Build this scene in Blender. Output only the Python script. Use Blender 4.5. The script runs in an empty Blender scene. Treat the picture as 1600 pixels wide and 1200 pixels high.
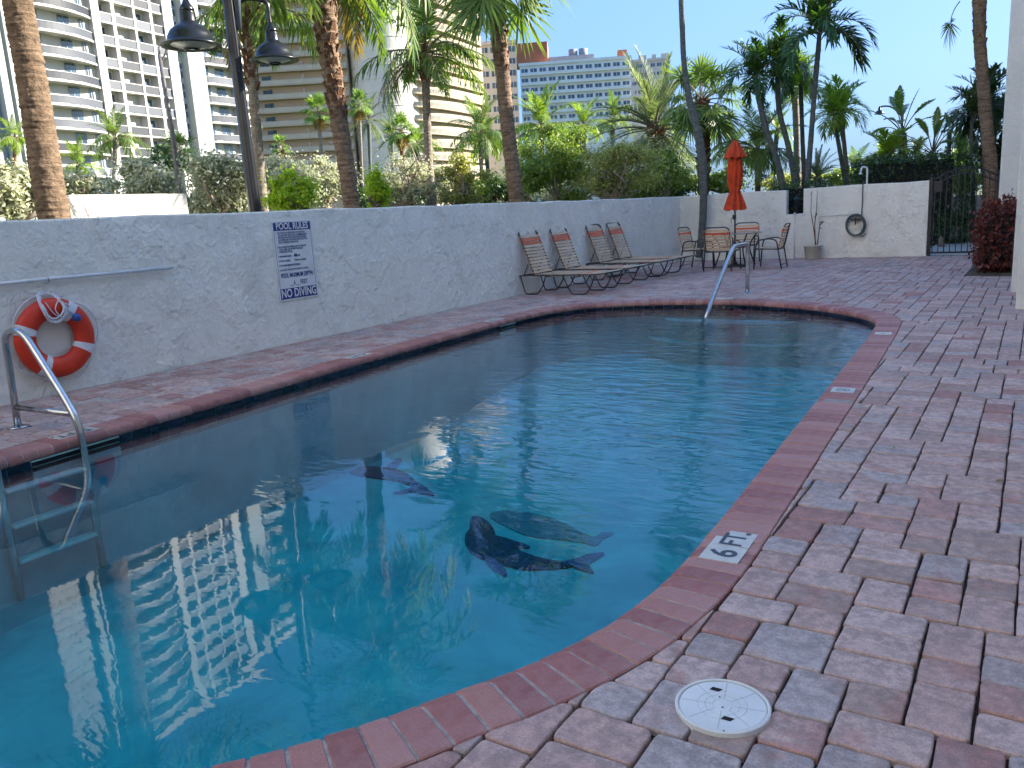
import bpy, math, random
import numpy as np
from mathutils import Vector, Matrix
random.seed(11)
rng = np.random.default_rng(11)
PI = math.pi
sc = bpy.context.scene
C = sc.collection

# ------------------------------------------------------------------ camera, sky, sun, exposure
FPX, PITCH, ROLL, YAW, CH = 1274.38, 0.2051066, -0.0575471, -0.5757548, 1.35
fw = np.array([math.sin(YAW)*math.cos(PITCH), math.cos(YAW)*math.cos(PITCH), -math.sin(PITCH)])
rt0 = np.array([math.cos(YAW), -math.sin(YAW), 0.0]); up0 = np.cross(rt0, fw)
RT = rt0*math.cos(ROLL) + up0*math.sin(ROLL); UP = -rt0*math.sin(ROLL) + up0*math.cos(ROLL)
cam = bpy.data.cameras.new('camera'); camo = bpy.data.objects.new('camera', cam); C.objects.link(camo)
M = Matrix(((RT[0], UP[0], -fw[0], 0), (RT[1], UP[1], -fw[1], 0), (RT[2], UP[2], -fw[2], CH), (0, 0, 0, 1)))
camo.matrix_world = M
cam.sensor_width = 36; cam.lens = FPX*36/1600; cam.clip_start = 0.05; cam.clip_end = 6000
sc.camera = camo
SUN_AZ, SUN_EL = 45.0, 27.0           # azimuth from +Y towards +X
world = bpy.data.worlds.new('World'); sc.world = world; world.use_nodes = True
nt = world.node_tree; bg = nt.nodes['Background']
sky = nt.nodes.new('ShaderNodeTexSky'); sky.sky_type = 'NISHITA'; sky.sun_disc = False
sky.sun_elevation = math.radians(SUN_EL); sky.sun_rotation = math.radians(SUN_AZ)
sky.air_density = 1.0; sky.dust_density = 4.0; sky.ozone_density = 1.6
gm = nt.nodes.new('ShaderNodeGamma'); gm.inputs[1].default_value = 0.33
hs = nt.nodes.new('ShaderNodeHueSaturation'); hs.inputs['Saturation'].default_value = 1.6; hs.inputs['Value'].default_value = 1.0
nt.links.new(sky.outputs[0], gm.inputs[0]); nt.links.new(gm.outputs[0], hs.inputs['Color']); tn = nt.nodes.new('ShaderNodeMix'); tn.data_type = 'RGBA'; tn.blend_type = 'MULTIPLY'; tn.inputs[0].default_value = 1.0; tn.inputs[7].default_value = (0.36,0.58,1.00, 1)
nt.links.new(hs.outputs[0], tn.inputs[6]); nt.links.new(tn.outputs[2], bg.inputs[0]); bg.inputs[1].default_value = 0.15
sl = bpy.data.lights.new('sun', 'SUN'); sl.energy = 3.0; sl.angle = math.radians(0.53); sl.color = (1.0, 0.93, 0.82)
so = bpy.data.objects.new('sun', sl); C.objects.link(so)
sd = Vector((math.sin(math.radians(SUN_AZ))*math.cos(math.radians(SUN_EL)), math.cos(math.radians(SUN_AZ))*math.cos(math.radians(SUN_EL)), math.sin(math.radians(SUN_EL))))
so.rotation_euler = sd.to_track_quat('Z', 'Y').to_euler()
sc.view_settings.view_transform = 'Standard'; sc.view_settings.look = 'None'
sc.view_settings.exposure = 2.6; sc.view_settings.gamma = 1.0; sc.view_settings.use_curve_mapping = False
cy = sc.cycles
cy.use_adaptive_sampling = True; cy.adaptive_threshold = 0.015
cy.use_denoising = True
cy.max_bounces = 7; cy.diffuse_bounces = 3; cy.glossy_bounces = 3; cy.transmission_bounces = 4; cy.transparent_max_bounces = 12
cy.caustics_reflective = False; cy.caustics_refractive = False; cy.sample_clamp_indirect = 6.0

# ------------------------------------------------------------------ pixels of the photograph (1600 x 1200) to places
def ray(px, py):
    d = fw*FPX + RT*(px-800) + UP*(600-py)
    return d/np.linalg.norm(d)
def ground(px, py, z=0.0):
    d = ray(px, py); t = (z-CH)/d[2]; return np.array([d[0]*t, d[1]*t, z])
def on_y(px, py, y):
    d = ray(px, py); t = y/d[1]; return np.array([d[0]*t, y, d[2]*t+CH])
def on_x(px, py, x):
    d = ray(px, py); t = x/d[0]; return np.array([x, d[1]*t, d[2]*t+CH])
def facing(px, py, r):                # vertical plane facing the camera at horizontal distance r in the direction of the pixel
    d0 = ray(px, py); h = d0[:2]/np.linalg.norm(d0[:2])
    def f(x, y):
        d = ray(x, y); t = r/(d[:2] @ h); return np.array([d[0]*t, d[1]*t, d[2]*t+CH])
    f.depth = r/np.linalg.norm(d0[:2])*(d0 @ fw)
    return f
def plane(O, n):
    def f(px, py):
        d = ray(px, py); t = (O @ n)/(d[:2] @ n); return np.array([d[0]*t, d[1]*t, d[2]*t+CH])
    return f
def to_px(P):
    d = np.asarray(P, float) - np.array([0, 0, CH]); z = d @ fw
    return 800+FPX*(d @ RT)/z, 600-FPX*(d @ UP)/z, z

# ------------------------------------------------------------------ mesh helpers
class MB:
    def __init__(s): s.V = []; s.F = []; s.n = 0
    def add(s, V, F, mi=0, sm=False):
        V = np.asarray(V, float).reshape(-1, 3); s.V.append(V)
        if isinstance(F, np.ndarray): s.F.append((F.astype(np.int64)+s.n, mi, sm))
        else:
            by = {}
            for f in F: by.setdefault(len(f), []).append(f)
            for k in by: s.F.append((np.array(by[k], dtype=np.int64)+s.n, mi, sm))
        s.n += len(V); return s
    def mesh(s, name, mats):
        me = bpy.data.meshes.new(name)
        V = np.concatenate(s.V) if s.V else np.zeros((0, 3))
        loops = np.concatenate([f.ravel() for f, _, _ in s.F]); tot = np.concatenate([np.full(len(f), f.shape[1]) for f, _, _ in s.F])
        mi = np.concatenate([np.full(len(f), m) for f, m, _ in s.F]); sm = np.concatenate([np.full(len(f), q) for f, _, q in s.F])
        me.vertices.add(len(V)); me.vertices.foreach_set('co', V.ravel())
        me.loops.add(len(loops)); me.loops.foreach_set('vertex_index', loops.astype(np.int32))
        me.polygons.add(len(tot)); st = np.concatenate([[0], np.cumsum(tot)[:-1]])
        me.polygons.foreach_set('loop_start', st.astype(np.int32)); me.polygons.foreach_set('loop_total', tot.astype(np.int32))
        me.polygons.foreach_set('material_index', mi.astype(np.int32)); me.polygons.foreach_set('use_smooth', sm.astype(bool))
        me.update(calc_edges=True); me.validate()
        for m in (mats if isinstance(mats, (list, tuple)) else [mats]): me.materials.append(m)
        return me
    def build(s, name, mats, parent=None, **kw):
        return obj(name, s.mesh(name, mats), parent, **kw)
def local_matrix(o):
    return Matrix.LocRotScale(o.location, o.rotation_euler, o.scale)
def obj(name, me, parent=None, world=True, loc=None, rot=None, scale=None):
    o = bpy.data.objects.new(name, me); C.objects.link(o)
    if loc is not None: o.location = loc
    if rot is not None: o.rotation_euler = rot
    if scale is not None: o.scale = scale if hasattr(scale, '__len__') else (scale,)*3
    if parent is not None:
        o.parent = parent
        if world:
            m = local_matrix(parent)
            if parent.parent: m = local_matrix(parent.parent) @ (parent.matrix_parent_inverse @ m)
            o.matrix_parent_inverse = m.inverted()
    return o
def tag(o, label=None, cat=None, group=None, kind=None):
    if label: o['label'] = label
    if cat: o['category'] = cat
    if group: o['group'] = group
    if kind: o['kind'] = kind
    return o
def thing(name, label, cat, loc=(0, 0, 0), rz=0, group=None):
    o = bpy.data.objects.new(name, None); C.objects.link(o); o.location = loc; o.rotation_euler = (0, 0, rz); o.empty_display_size = .1
    return tag(o, label, cat, group)
def struct(name, mb, m, parent=None): return tag(mb.build(name, m, parent), kind='structure')
def copy_tree(o, parent=None):
    c = o.copy(); C.objects.link(c); c.parent = parent
    for ch in list(o.children): copy_tree(ch, c)
    return c
BOXF = [(0, 3, 2, 1), (4, 5, 6, 7), (0, 1, 5, 4), (1, 2, 6, 5), (2, 3, 7, 6), (3, 0, 4, 7)]
def box(mb, x0, x1, y0, y1, z0, z1, mi=0, T=None):
    V = np.array([(x0, y0, z0), (x1, y0, z0), (x1, y1, z0), (x0, y1, z0), (x0, y0, z1), (x1, y0, z1), (x1, y1, z1), (x0, y1, z1)], float)
    if T is not None: V = V @ T[:3, :3].T + T[:3, 3]
    return mb.add(V, BOXF, mi)
def bbox(mb, x0, x1, y0, y1, z0, z1, b=.01, mi=0):          # box with chamfered upright edges and top
    P = [(x0+b, y0), (x1-b, y0), (x1, y0+b), (x1, y1-b), (x1-b, y1), (x0+b, y1), (x0, y1-b), (x0, y0+b)]
    cx, cy_ = (x0+x1)/2, (y0+y1)/2
    V = [(x, y, z0) for x, y in P]+[(x, y, z1-b) for x, y in P]+[(x-b*np.sign(x-cx)*.8, y-b*np.sign(y-cy_)*.8, z1) for x, y in P]
    F = [(i, (i+1) % 8, (i+1) % 8+8, i+8) for i in range(8)]+[(i+8, (i+1) % 8+8, (i+1) % 8+16, i+16) for i in range(8)]+[tuple(range(16, 24)), tuple(range(7, -1, -1))]
    return mb.add(V, F, mi)
def frames(P):
    P = np.asarray(P, float); T = np.gradient(P, axis=0); T /= np.linalg.norm(T, axis=1)[:, None]+1e-12
    a = np.array([0, 0, 1.]) if abs(T[0, 2]) < .9 else np.array([1., 0, 0])
    u = np.cross(T[0], a); u /= np.linalg.norm(u); Us = [u]
    for i in range(1, len(P)):
        u = u - T[i]*(u @ T[i]); u /= np.linalg.norm(u)+1e-12; Us.append(u)
    Us = np.array(Us); return P, T, Us, np.cross(T, Us)
def tube(mb, P, r, n=8, mi=0, caps=True, sm=True, prof=None):
    P, T, Us, Ws = frames(P); k = len(P)
    r = np.broadcast_to(np.asarray(r, float), (k,)) if np.ndim(r) < 2 else np.asarray(r)
    a = np.linspace(0, 2*PI, n, endpoint=False)
    R = r[:, None]*np.ones(n) if r.ndim == 1 else r
    V = P[:, None, :]+R[:, :, None]*(np.cos(a)[None, :, None]*Us[:, None, :]+np.sin(a)[None, :, None]*Ws[:, None, :])
    i = np.arange(k-1)[:, None]*n; j = np.arange(n)[None, :]; j2 = (j+1) % n
    F = np.stack([i+j, i+j2, i+n+j2, i+n+j], -1).reshape(-1, 4)
    mb.add(V.reshape(-1, 3), F, mi, sm)
    if caps:
        mb.F.append((np.array([[mb.n-k*n+q for q in range(n)][::-1]]), mi, False)); mb.F.append((np.array([[mb.n-n+q for q in range(n)]]), mi, False))
    return mb
def bend(pts, r=.05, n=5):            # round the corners of a polyline
    pts = [np.asarray(p, float) for p in pts]; out = [pts[0]]
    for i in range(1, len(pts)-1):
        a, b, c = pts[i-1], pts[i], pts[i+1]; la, lc = np.linalg.norm(a-b), np.linalg.norm(c-b)
        ra = min(r, la*.49, lc*.49); p, q = b+(a-b)/la*ra, b+(c-b)/lc*ra
        for t in np.linspace(0, 1, n): out.append((1-t)**2*p+2*t*(1-t)*b+t*t*q)
    out.append(pts[-1]); return np.array(out)
def catmull(P, m=8, closed=False):
    P = np.asarray(P, float); n = len(P); out = []
    for i in range(n if closed else n-1):
        if closed: a, b, c, d = P[(i-1) % n], P[i], P[(i+1) % n], P[(i+2) % n]
        else: a, b, c, d = P[max(i-1, 0)], P[i], P[i+1], P[min(i+2, n-1)]
        for t in np.arange(m)/m:
            out.append(.5*((2*b)+(-a+c)*t+(2*a-5*b+4*c-d)*t*t+(-a+3*b-3*c+d)*t**3))
    if not closed: out.append(P[-1])
    return np.array(out)
def lathe(mb, prof, n=24, c=(0, 0, 0), mi=0, sm=True, rad=None):
    prof = np.asarray(prof, float); k = len(prof); a = np.linspace(0, 2*PI, n, endpoint=False)
    rr = prof[:, 0][:, None]*(np.ones(n) if rad is None else rad)
    V = np.stack([c[0]+rr*np.cos(a), c[1]+rr*np.sin(a), np.repeat(prof[:, 1][:, None], n, 1)+c[2]], -1).reshape(-1, 3)
    i = np.arange(k-1)[:, None]*n; j = np.arange(n)[None, :]; j2 = (j+1) % n
    return mb.add(V, np.stack([i+j, i+j2, i+n+j2, i+n+j], -1).reshape(-1, 4), mi, sm)
def disc(mb, c, r, n=24, mi=0, normal=1):
    a = np.linspace(0, 2*PI, n, endpoint=False)
    V = np.stack([c[0]+r*np.cos(a), c[1]+r*np.sin(a), np.full(n, c[2])], -1)
    return mb.add(V, [tuple(range(n)) if normal > 0 else tuple(range(n))[::-1]], mi)
def prism(mb, poly, z0, z1, mi=0):
    n = len(poly); V = [(x, y, z0) for x, y in poly]+[(x, y, z1) for x, y in poly]
    return mb.add(V, [tuple(range(n))[::-1], tuple(range(n, 2*n))]+[(i, (i+1) % n, (i+1) % n+n, i+n) for i in range(n)], mi)

# ------------------------------------------------------------------ materials
def newmat(name):
    m = bpy.data.materials.new(name); m.use_nodes = True; t = m.node_tree; return m, t, t.nodes['Principled BSDF']
def N(t, ty, **kw):
    n = t.nodes.new(ty)
    for k, v in kw.items():
        if k in n.inputs: n.inputs[k].default_value = v
        else: setattr(n, k, v)
    return n
def L(t, a, b): t.links.new(a, b)
def rgb(c): return (c[0], c[1], c[2], 1.0)
def ramp(t, fac, stops, interp='LINEAR'):
    r = t.nodes.new('ShaderNodeValToRGB'); r.color_ramp.interpolation = interp; e = r.color_ramp.elements
    while len(e) < len(stops): e.new(.5)
    for i, (p, c) in enumerate(stops): e[i].position = p; e[i].color = rgb(c) if hasattr(c, '__len__') else rgb((c, c, c))
    if fac is not None: L(t, fac, r.inputs[0])
    return r
def mix(t, a, b, fac, mode='MIX'):
    m = t.nodes.new('ShaderNodeMix'); m.data_type = 'RGBA'; m.blend_type = mode
    for i, v in ((6, a), (7, b)):
        if hasattr(v, 'is_linked') or isinstance(v, bpy.types.NodeSocket): L(t, v, m.inputs[i])
        else: m.inputs[i].default_value = rgb(v)
    if isinstance(fac, bpy.types.NodeSocket): L(t, fac, m.inputs[0])
    else: m.inputs[0].default_value = fac
    return m.outputs[2]
def math_(t, op, a, b=0.0, c=None, clamp=False):
    m = t.nodes.new('ShaderNodeMath'); m.operation = op; m.use_clamp = clamp
    for i, v in enumerate((a, b) if c is None else (a, b, c)):
        if isinstance(v, bpy.types.NodeSocket): L(t, v, m.inputs[i])
        else: m.inputs[i].default_value = v
    return m.outputs[0]
def coords(t, kind='Object', scale=(1, 1, 1)):
    tc = t.nodes.new('ShaderNodeTexCoord'); mp = t.nodes.new('ShaderNodeMapping'); mp.inputs['Scale'].default_value = scale
    L(t, tc.outputs[kind], mp.inputs[0]); return mp.outputs[0]
def noise(t, co, scale, detail=4, rough=.55, dist=0.0):
    n = N(t, 'ShaderNodeTexNoise', Scale=scale, Detail=detail, Roughness=rough, Distortion=dist); L(t, co, n.inputs['Vector']); return n.outputs['Fac']
def rnd(t):                            # one random number per object and per loose piece
    a = t.nodes.new('ShaderNodeObjectInfo').outputs['Random']; b = t.nodes.new('ShaderNodeNewGeometry').outputs['Random Per Island']
    return math_(t, 'FRACT', math_(t, 'ADD', a, b))
def bump(t, p, h, strength=.5, dist=.01, prev=None):
    b = N(t, 'ShaderNodeBump', Strength=strength, Distance=dist); L(t, h, b.inputs['Height'])
    if prev is not None: L(t, prev, b.inputs['Normal'])
    L(t, b.outputs[0], p.inputs['Normal']); return b.outputs[0]
def simple(name, col, rough=.5, metal=0.0, var=.12, scale=6, bs=None, bstr=.3, bd=.004, col2=None, spec=None, vary=0.0, stretch=(1, 1, 1), coat=0):
    m, t, p = newmat(name); co = coords(t, 'Object', stretch); f = noise(t, co, scale, 5)
    c2 = col2 if col2 is not None else tuple(x*(1-var*2) for x in col); r = ramp(t, f, [(.3, c2), (.7, tuple(min(1, x*(1+var*.5)) for x in col))])
    out = r.outputs[0]
    if vary: out = mix(t, out, ramp(t, rnd(t), [(0, (1-vary,)*3), (1, (1+vary,)*3)]).outputs[0], 1.0, 'MULTIPLY')
    L(t, out, p.inputs['Base Color']); p.inputs['Roughness'].default_value = rough; p.inputs['Metallic'].default_value = metal
    if spec is not None: p.inputs['Specular IOR Level'].default_value = spec
    if coat: p.inputs['Coat Weight'].default_value = coat
    if bs: bump(t, p, noise(t, co, bs, 5), bstr, bd)
    return m
MT = {}
# pavers: tumbled concrete, mixed buff pink, grey and brick red
def paver_mat():
    m, t, p = newmat('tumbled_paver'); co = coords(t); r = rnd(t)
    # shift the pattern from stone to stone
    vm = t.nodes.new('ShaderNodeVectorMath'); vm.operation = 'ADD'; L(t, co, vm.inputs[0]); cx = N(t, 'ShaderNodeCombineXYZ'); k = math_(t, 'MULTIPLY', r, 37.0); L(t, k, cx.inputs[0]); L(t, k, cx.inputs[2]); L(t, cx.outputs[0], vm.inputs[1]); co2 = vm.outputs[0]
    A = ramp(t, r, [(0, (0.553, 0.378, 0.335)), (.17, (0.600, 0.432, 0.390)), (.35, (0.522, 0.351, 0.316)), (.48, (0.616, 0.464, 0.425)), (.62, (0.452, 0.374, 0.358)), (.70, (0.507, 0.432, 0.417)), (.77, (0.444, 0.315, 0.273)), (.84, (0.429, 0.222, 0.195)), (.91, (0.507, 0.292, 0.257))], 'CONSTANT').outputs[0]
    r2 = math_(t, 'FRACT', math_(t, 'MULTIPLY', r, 7.31))
    B = ramp(t, r2, [(0, (.56, .38, .33)), (.3, (.42, .35, .33)), (.55, (.45, .22, .18)), (.8, (.60, .45, .40))], 'CONSTANT').outputs[0]
    n1 = noise(t, co2, 5.5, 4, .6, .4); c = mix(t, A, B, ramp(t, n1, [(.5, 0), (.66, .75)]).outputs[0])
    gr = noise(t, co2, 160, 3, .7); c = mix(t, c, ramp(t, gr, [(.32, (.62, .60, .60)), (.5, (1, 1, 1)), (.7, (1.22, 1.2, 1.2))]).outputs[0], .7, 'MULTIPLY')
    dirt = ramp(t, noise(t, co, 1.1, 5, .6), [(.38, .35), (.62, 0)]).outputs[0]
    blot = ramp(t, noise(t, co2, 24, 5, .7), [(.42, 1), (.6, 0)]).outputs[0]
    c = mix(t, c, (.15, .13, .12), math_(t, 'MULTIPLY', math_(t, 'ADD', dirt, .28), blot))
    sp = N(t, 'ShaderNodeTexVoronoi', Scale=120.0); L(t, co2, sp.inputs['Vector']); spf = ramp(t, sp.outputs['Distance'], [(.07, 1), (.11, 0)]).outputs[0]
    c = mix(t, c, (.62, .58, .54), math_(t, 'MULTIPLY', spf, .35))
    L(t, c, p.inputs['Base Color']); p.inputs['Roughness'].default_value = .72; p.inputs['Specular IOR Level'].default_value = .35
    h = math_(t, 'ADD', math_(t, 'MULTIPLY', noise(t, co2, 60, 4, .7), .6), math_(t, 'MULTIPLY', gr, .35)); bump(t, p, h, .55, .004)
    return m
MT['paver'] = paver_mat()
def coping_mat():
    m, t, p = newmat('red_coping_brick'); co = coords(t); r = rnd(t)
    A = ramp(t, r, [(0, (0.341, 0.121, 0.101)), (.25, (0.404, 0.175, 0.140)), (.5, (0.297, 0.103, 0.090)), (.75, (0.430, 0.205, 0.175)), (.9, (0.367, 0.150, 0.130))], 'CONSTANT').outputs[0]
    haze = ramp(t, noise(t, co, 9, 5, .65, .5), [(.42, 0), (.72, .5)]).outputs[0]; c = mix(t, A, (.46, .29, .26), haze)
    gr = noise(t, co, 170, 3, .7); c = mix(t, c, ramp(t, gr, [(.33, (.72, .7, .7)), (.5, (1, 1, 1)), (.72, (1.2, 1.2, 1.2))]).outputs[0], .7, 'MULTIPLY')
    L(t, c, p.inputs['Base Color']); p.inputs['Roughness'].default_value = .55
    bump(t, p, math_(t, 'ADD', gr, noise(t, co, 40, 4)), .35, .003); return m
MT['coping'] = coping_mat()
MT['mortar'] = simple('pale_mortar', (.42, .37, .34), .9, var=.2, scale=30, bs=200)
MT['sand'] = simple('dark_joint_sand', (.045, .037, .032), .95, var=.3, scale=40, bs=150, bstr=.6)
def stucco_mat(name, col, scale=1.0, ridges=.9, stain=.25):
    m, t, p = newmat(name); co = coords(t, 'Object'); w = noise(t, co, 3.0, 5, .6)
    big = ramp(t, noise(t, co, 1.3, 4), [(.35, (.93,)*3), (.65, (1.0,)*3)]).outputs[0]; c = mix(t, col, big, 1, 'MULTIPLY')
    s = ramp(t, noise(t, coords(t, 'Object', (1, 1, .35)), 2.2, 6, .7), [(.52, 0), (.75, stain)]).outputs[0]; c = mix(t, c, (.42, .40, .36), s)
    # knocked down trowel ridges: thin broken edges of smeared patches
    wv = t.nodes.new('ShaderNodeVectorMath'); wv.operation = 'MULTIPLY_ADD'; nz = N(t, 'ShaderNodeTexNoise', Scale=3.2*scale, Detail=5.0, Roughness=.65); L(t, co, nz.inputs['Vector'])
    L(t, nz.outputs['Color'], wv.inputs[0]); wv.inputs[1].default_value = (.55, .55, .4); L(t, co, wv.inputs[2])
    v = N(t, 'ShaderNodeTexVoronoi', Scale=3.6*scale, feature='F1'); L(t, wv.outputs[0], v.inputs['Vector'])
    v2 = N(t, 'ShaderNodeTexVoronoi', Scale=7.5*scale, feature='F1'); L(t, wv.outputs[0], v2.inputs['Vector'])
    hh = math_(t, 'ADD', math_(t, 'MULTIPLY', v.outputs['Color'], .8), math_(t, 'MULTIPLY', v2.outputs['Color'], .5))
    msk = ramp(t, noise(t, co, 2.6*scale, 3), [(.42, 0), (.6, 1)]).outputs[0]
    ve = N(t, 'ShaderNodeTexVoronoi', Scale=4.6*scale, feature='DISTANCE_TO_EDGE'); L(t, wv.outputs[0], ve.inputs['Vector'])
    line = ramp(t, ve.outputs['Distance'], [(0, 1), (.05, .25), (.09, 0)]).outputs[0]; m2 = ramp(t, noise(t, co, 4.1*scale, 4), [(.48, 0), (.60, 1)]).outputs[0]
    hh = math_(t, 'ADD', hh, math_(t, 'MULTIPLY', math_(t, 'MULTIPLY', line, m2), .28))
    h = math_(t, 'ADD', math_(t, 'MULTIPLY', hh, math_(t, 'MULTIPLY', msk, ridges)), math_(t, 'MULTIPLY', noise(t, co, 14*scale, 6, .7), .8))
    L(t, c, p.inputs['Base Color']); p.inputs['Roughness'].default_value = .8; p.inputs['Specular IOR Level'].default_value = .25
    bump(t, p, h, 1.0, .03); return m
MT['stucco'] = stucco_mat('white_knockdown_stucco', (.92, .89, .80))
MT['bwall'] = stucco_mat('smooth_white_render', (.76, .76, .71), .7, .2, .1)
MT['tile'] = simple('navy_glazed_tile', (.010, .014, .040), .08, var=.35, scale=9, vary=.35, spec=.6)
MT['steel'] = simple('brushed_steel', (.55, .55, .54), .2, 1.0, var=.1, scale=14, bs=60, bstr=.05)
MT['frame'] = simple('dark_bronze_aluminium', (.035, .030, .028), .35, 0.0, var=.1)
MT['strap'] = simple('beige_vinyl_strap', (.70, .50, .33), .5, var=.12, scale=20, vary=.12)
MT['ostrap'] = simple('orange_vinyl_strap', (.78, .13, .035), .5, var=.1, scale=20, vary=.1)
MT['canvas'] = simple('orange_canvas', (.62, .062, .012), .85, var=.18, scale=12, bs=300, bstr=.2, bd=.002)
MT['black'] = simple('black_enamel', (.012, .013, .015), .28, var=.2, spec=.5)
MT['gate'] = simple('black_iron_paint', (.012, .013, .02), .45, var=.2)
MT['white_plastic'] = simple('white_plastic', (.72, .74, .72), .4, var=.06, scale=9, bs=80, bstr=.1)
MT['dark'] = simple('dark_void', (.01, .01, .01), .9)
MT['white_paint'] = simple('white_paint', (.74, .75, .74), .5, var=.08)
MT['tan'] = simple('cream_tile', (.60, .59, .53), .35, var=.1, scale=20)
MT['ink'] = simple('black_ink', (.03, .035, .05), .4)
MT['blue_ink'] = simple('blue_ink', (.012, .032, .21), .4)
MT['ringred'] = simple('orange_red_foam', (.68, .040, .009), .45, var=.1, scale=7, bs=60, bstr=.1)
MT['rope'] = simple('white_rope', (.75, .75, .78), .8, var=.12, scale=60)
MT['float'] = simple('blue_float', (.02, .08, .32), .4)
MT['hose'] = simple('grey_green_hose', (.09, .12, .12), .45, var=.2)
MT['pot'] = simple('cream_pot', (.60, .56, .46), .5, var=.08, scale=5)
MT['soil'] = simple('dark_soil', (.06, .04, .03), .95, var=.3, scale=40, bs=90)
MT['mulch'] = simple('brown_leaf_mulch', (.16, .12, .08), .95, var=.4, scale=50, bs=90, bstr=.9, bd=.02)
MT['concrete'] = simple('grey_concrete_path', (.50, .49, .46), .85, var=.12, scale=5, bs=90)
MT['grass'] = simple('park_grass', (.07, .11, .035), .95, var=.35, scale=1.2, bs=30, bstr=.8, bd=.03)
def plaster_mat():
    m, t, p = newmat('blue_pool_plaster'); co = coords(t)
    c = ramp(t, noise(t, co, 1.6, 6, .62, .6), [(.3, (.19, .37, .43)), (.50, (.28, .50, .55)), (.72, (.42, .64, .67))]).outputs[0]
    L(t, c, p.inputs['Base Color']); p.inputs['Roughness'].default_value = .8; return m
MT['plaster'] = plaster_mat()
MT['step'] = simple('pale_step_plaster', (.17, .50, .60), .8, var=.1)
def mosaic_mat(name, cols, grout):
    m, t, p = newmat(name); co = coords(t); v = N(t, 'ShaderNodeTexVoronoi', Scale=13.0, feature='DISTANCE_TO_EDGE'); L(t, co, v.inputs['Vector'])
    v2 = N(t, 'ShaderNodeTexVoronoi', Scale=13.0); L(t, co, v2.inputs['Vector'])
    sep = t.nodes.new('ShaderNodeSeparateColor'); L(t, v2.outputs['Color'], sep.inputs[0])
    c = ramp(t, sep.outputs[0], [(i/len(cols), cc) for i, cc in enumerate(cols)], 'CONSTANT').outputs[0]
    c = mix(t, grout, c, ramp(t, v.outputs['Distance'], [(.03, 0), (.06, 1)]).outputs[0]); L(t, c, p.inputs['Base Color']); p.inputs['Roughness'].default_value = .3; return m
MT['mosaic'] = mosaic_mat('dark_broken_tile', [(.016, .02, .07), (.03, .025, .10), (.012, .03, .07), (.05, .04, .12)], (.07, .10, .20))
MT['mosaic2'] = mosaic_mat('violet_broken_tile', [(.06, .05, .22), (.09, .07, .26), (.05, .07, .22)], (.08, .16, .3))
MT['mosaic3'] = mosaic_mat('pale_shadow_tile', [(.11, .20, .30), (.14, .23, .33), (.10, .18, .28)], (.17, .28, .38))
def water_mat():
    m, t, p = newmat('pool_water'); t.nodes.remove(p); out = t.nodes['Material Output']
    tr = N(t, 'ShaderNodeBsdfTransparent', Color=rgb((1, 1, 1))); gl = N(t, 'ShaderNodeBsdfGlossy', Roughness=.012, Color=rgb((1, 1, 1)))
    co = coords(t)
    # slow swell everywhere
    a = noise(t, coords(t, 'Object', (1, 1, 1)), .95, 1, .35, .2)
    # wind ripples in drifting patches, stronger towards the far end
    cr = coords(t, 'Object', (1, 1, 1)); mp = cr.node; mp.inputs['Rotation'].default_value = (0, 0, math.radians(33)); mp.inputs['Scale'].default_value = (2.3, 7.0, 1)
    b = noise(t, cr, 1.15, 3, .5, .5)
    cr2 = coords(t, 'Object', (1, 1, 1)); cr2.node.inputs['Rotation'].default_value = (0, 0, math.radians(20)); cr2.node.inputs['Scale'].default_value = (7, 17, 1); b2 = noise(t, cr2, 1.0, 2, .5, .3)
    sep = t.nodes.new('ShaderNodeSeparateXYZ'); L(t, co, sep.inputs[0])
    g = math_(t, 'ADD', math_(t, 'MULTIPLY', sep.outputs[1], .125), math_(t, 'MULTIPLY', sep.outputs[0], .10))   # + y, + x
    msk = math_(t, 'ADD', g, math_(t, 'MULTIPLY', noise(t, co, .55, 3, .5), 1.1)); msk = ramp(t, msk, [(.60, .0), (1.15, 1.0)]).outputs[0]
    h = math_(t, 'ADD', math_(t, 'MULTIPLY', a, .0024), math_(t, 'MULTIPLY', msk, math_(t, 'ADD', math_(t, 'MULTIPLY', b, .0125), math_(t, 'MULTIPLY', b2, .0042))))
    h = math_(t, 'ADD', h, math_(t, 'ADD', math_(t, 'MULTIPLY', b, .00030), math_(t, 'MULTIPLY', b2, .00016)))
    bm = N(t, 'ShaderNodeBump', Strength=1.0, Distance=1.0); L(t, h, bm.inputs['Height']); L(t, bm.outputs[0], gl.inputs['Normal'])
    fr = N(t, 'ShaderNodeFresnel', IOR=1.33); L(t, bm.outputs[0], fr.inputs['Normal'])
    mx = t.nodes.new('ShaderNodeMixShader'); L(t, fr.outputs[0], mx.inputs[0]); L(t, tr.outputs[0], mx.inputs[1]); L(t, gl.outputs[0], mx.inputs[2]); L(t, mx.outputs[0], out.inputs['Surface'])
    va = N(t, 'ShaderNodeVolumeAbsorption', Color=rgb((.22, .93, .93)), Density=1.05); L(t, va.outputs[0], out.inputs['Volume']); return m
MT['water'] = water_mat()
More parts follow.
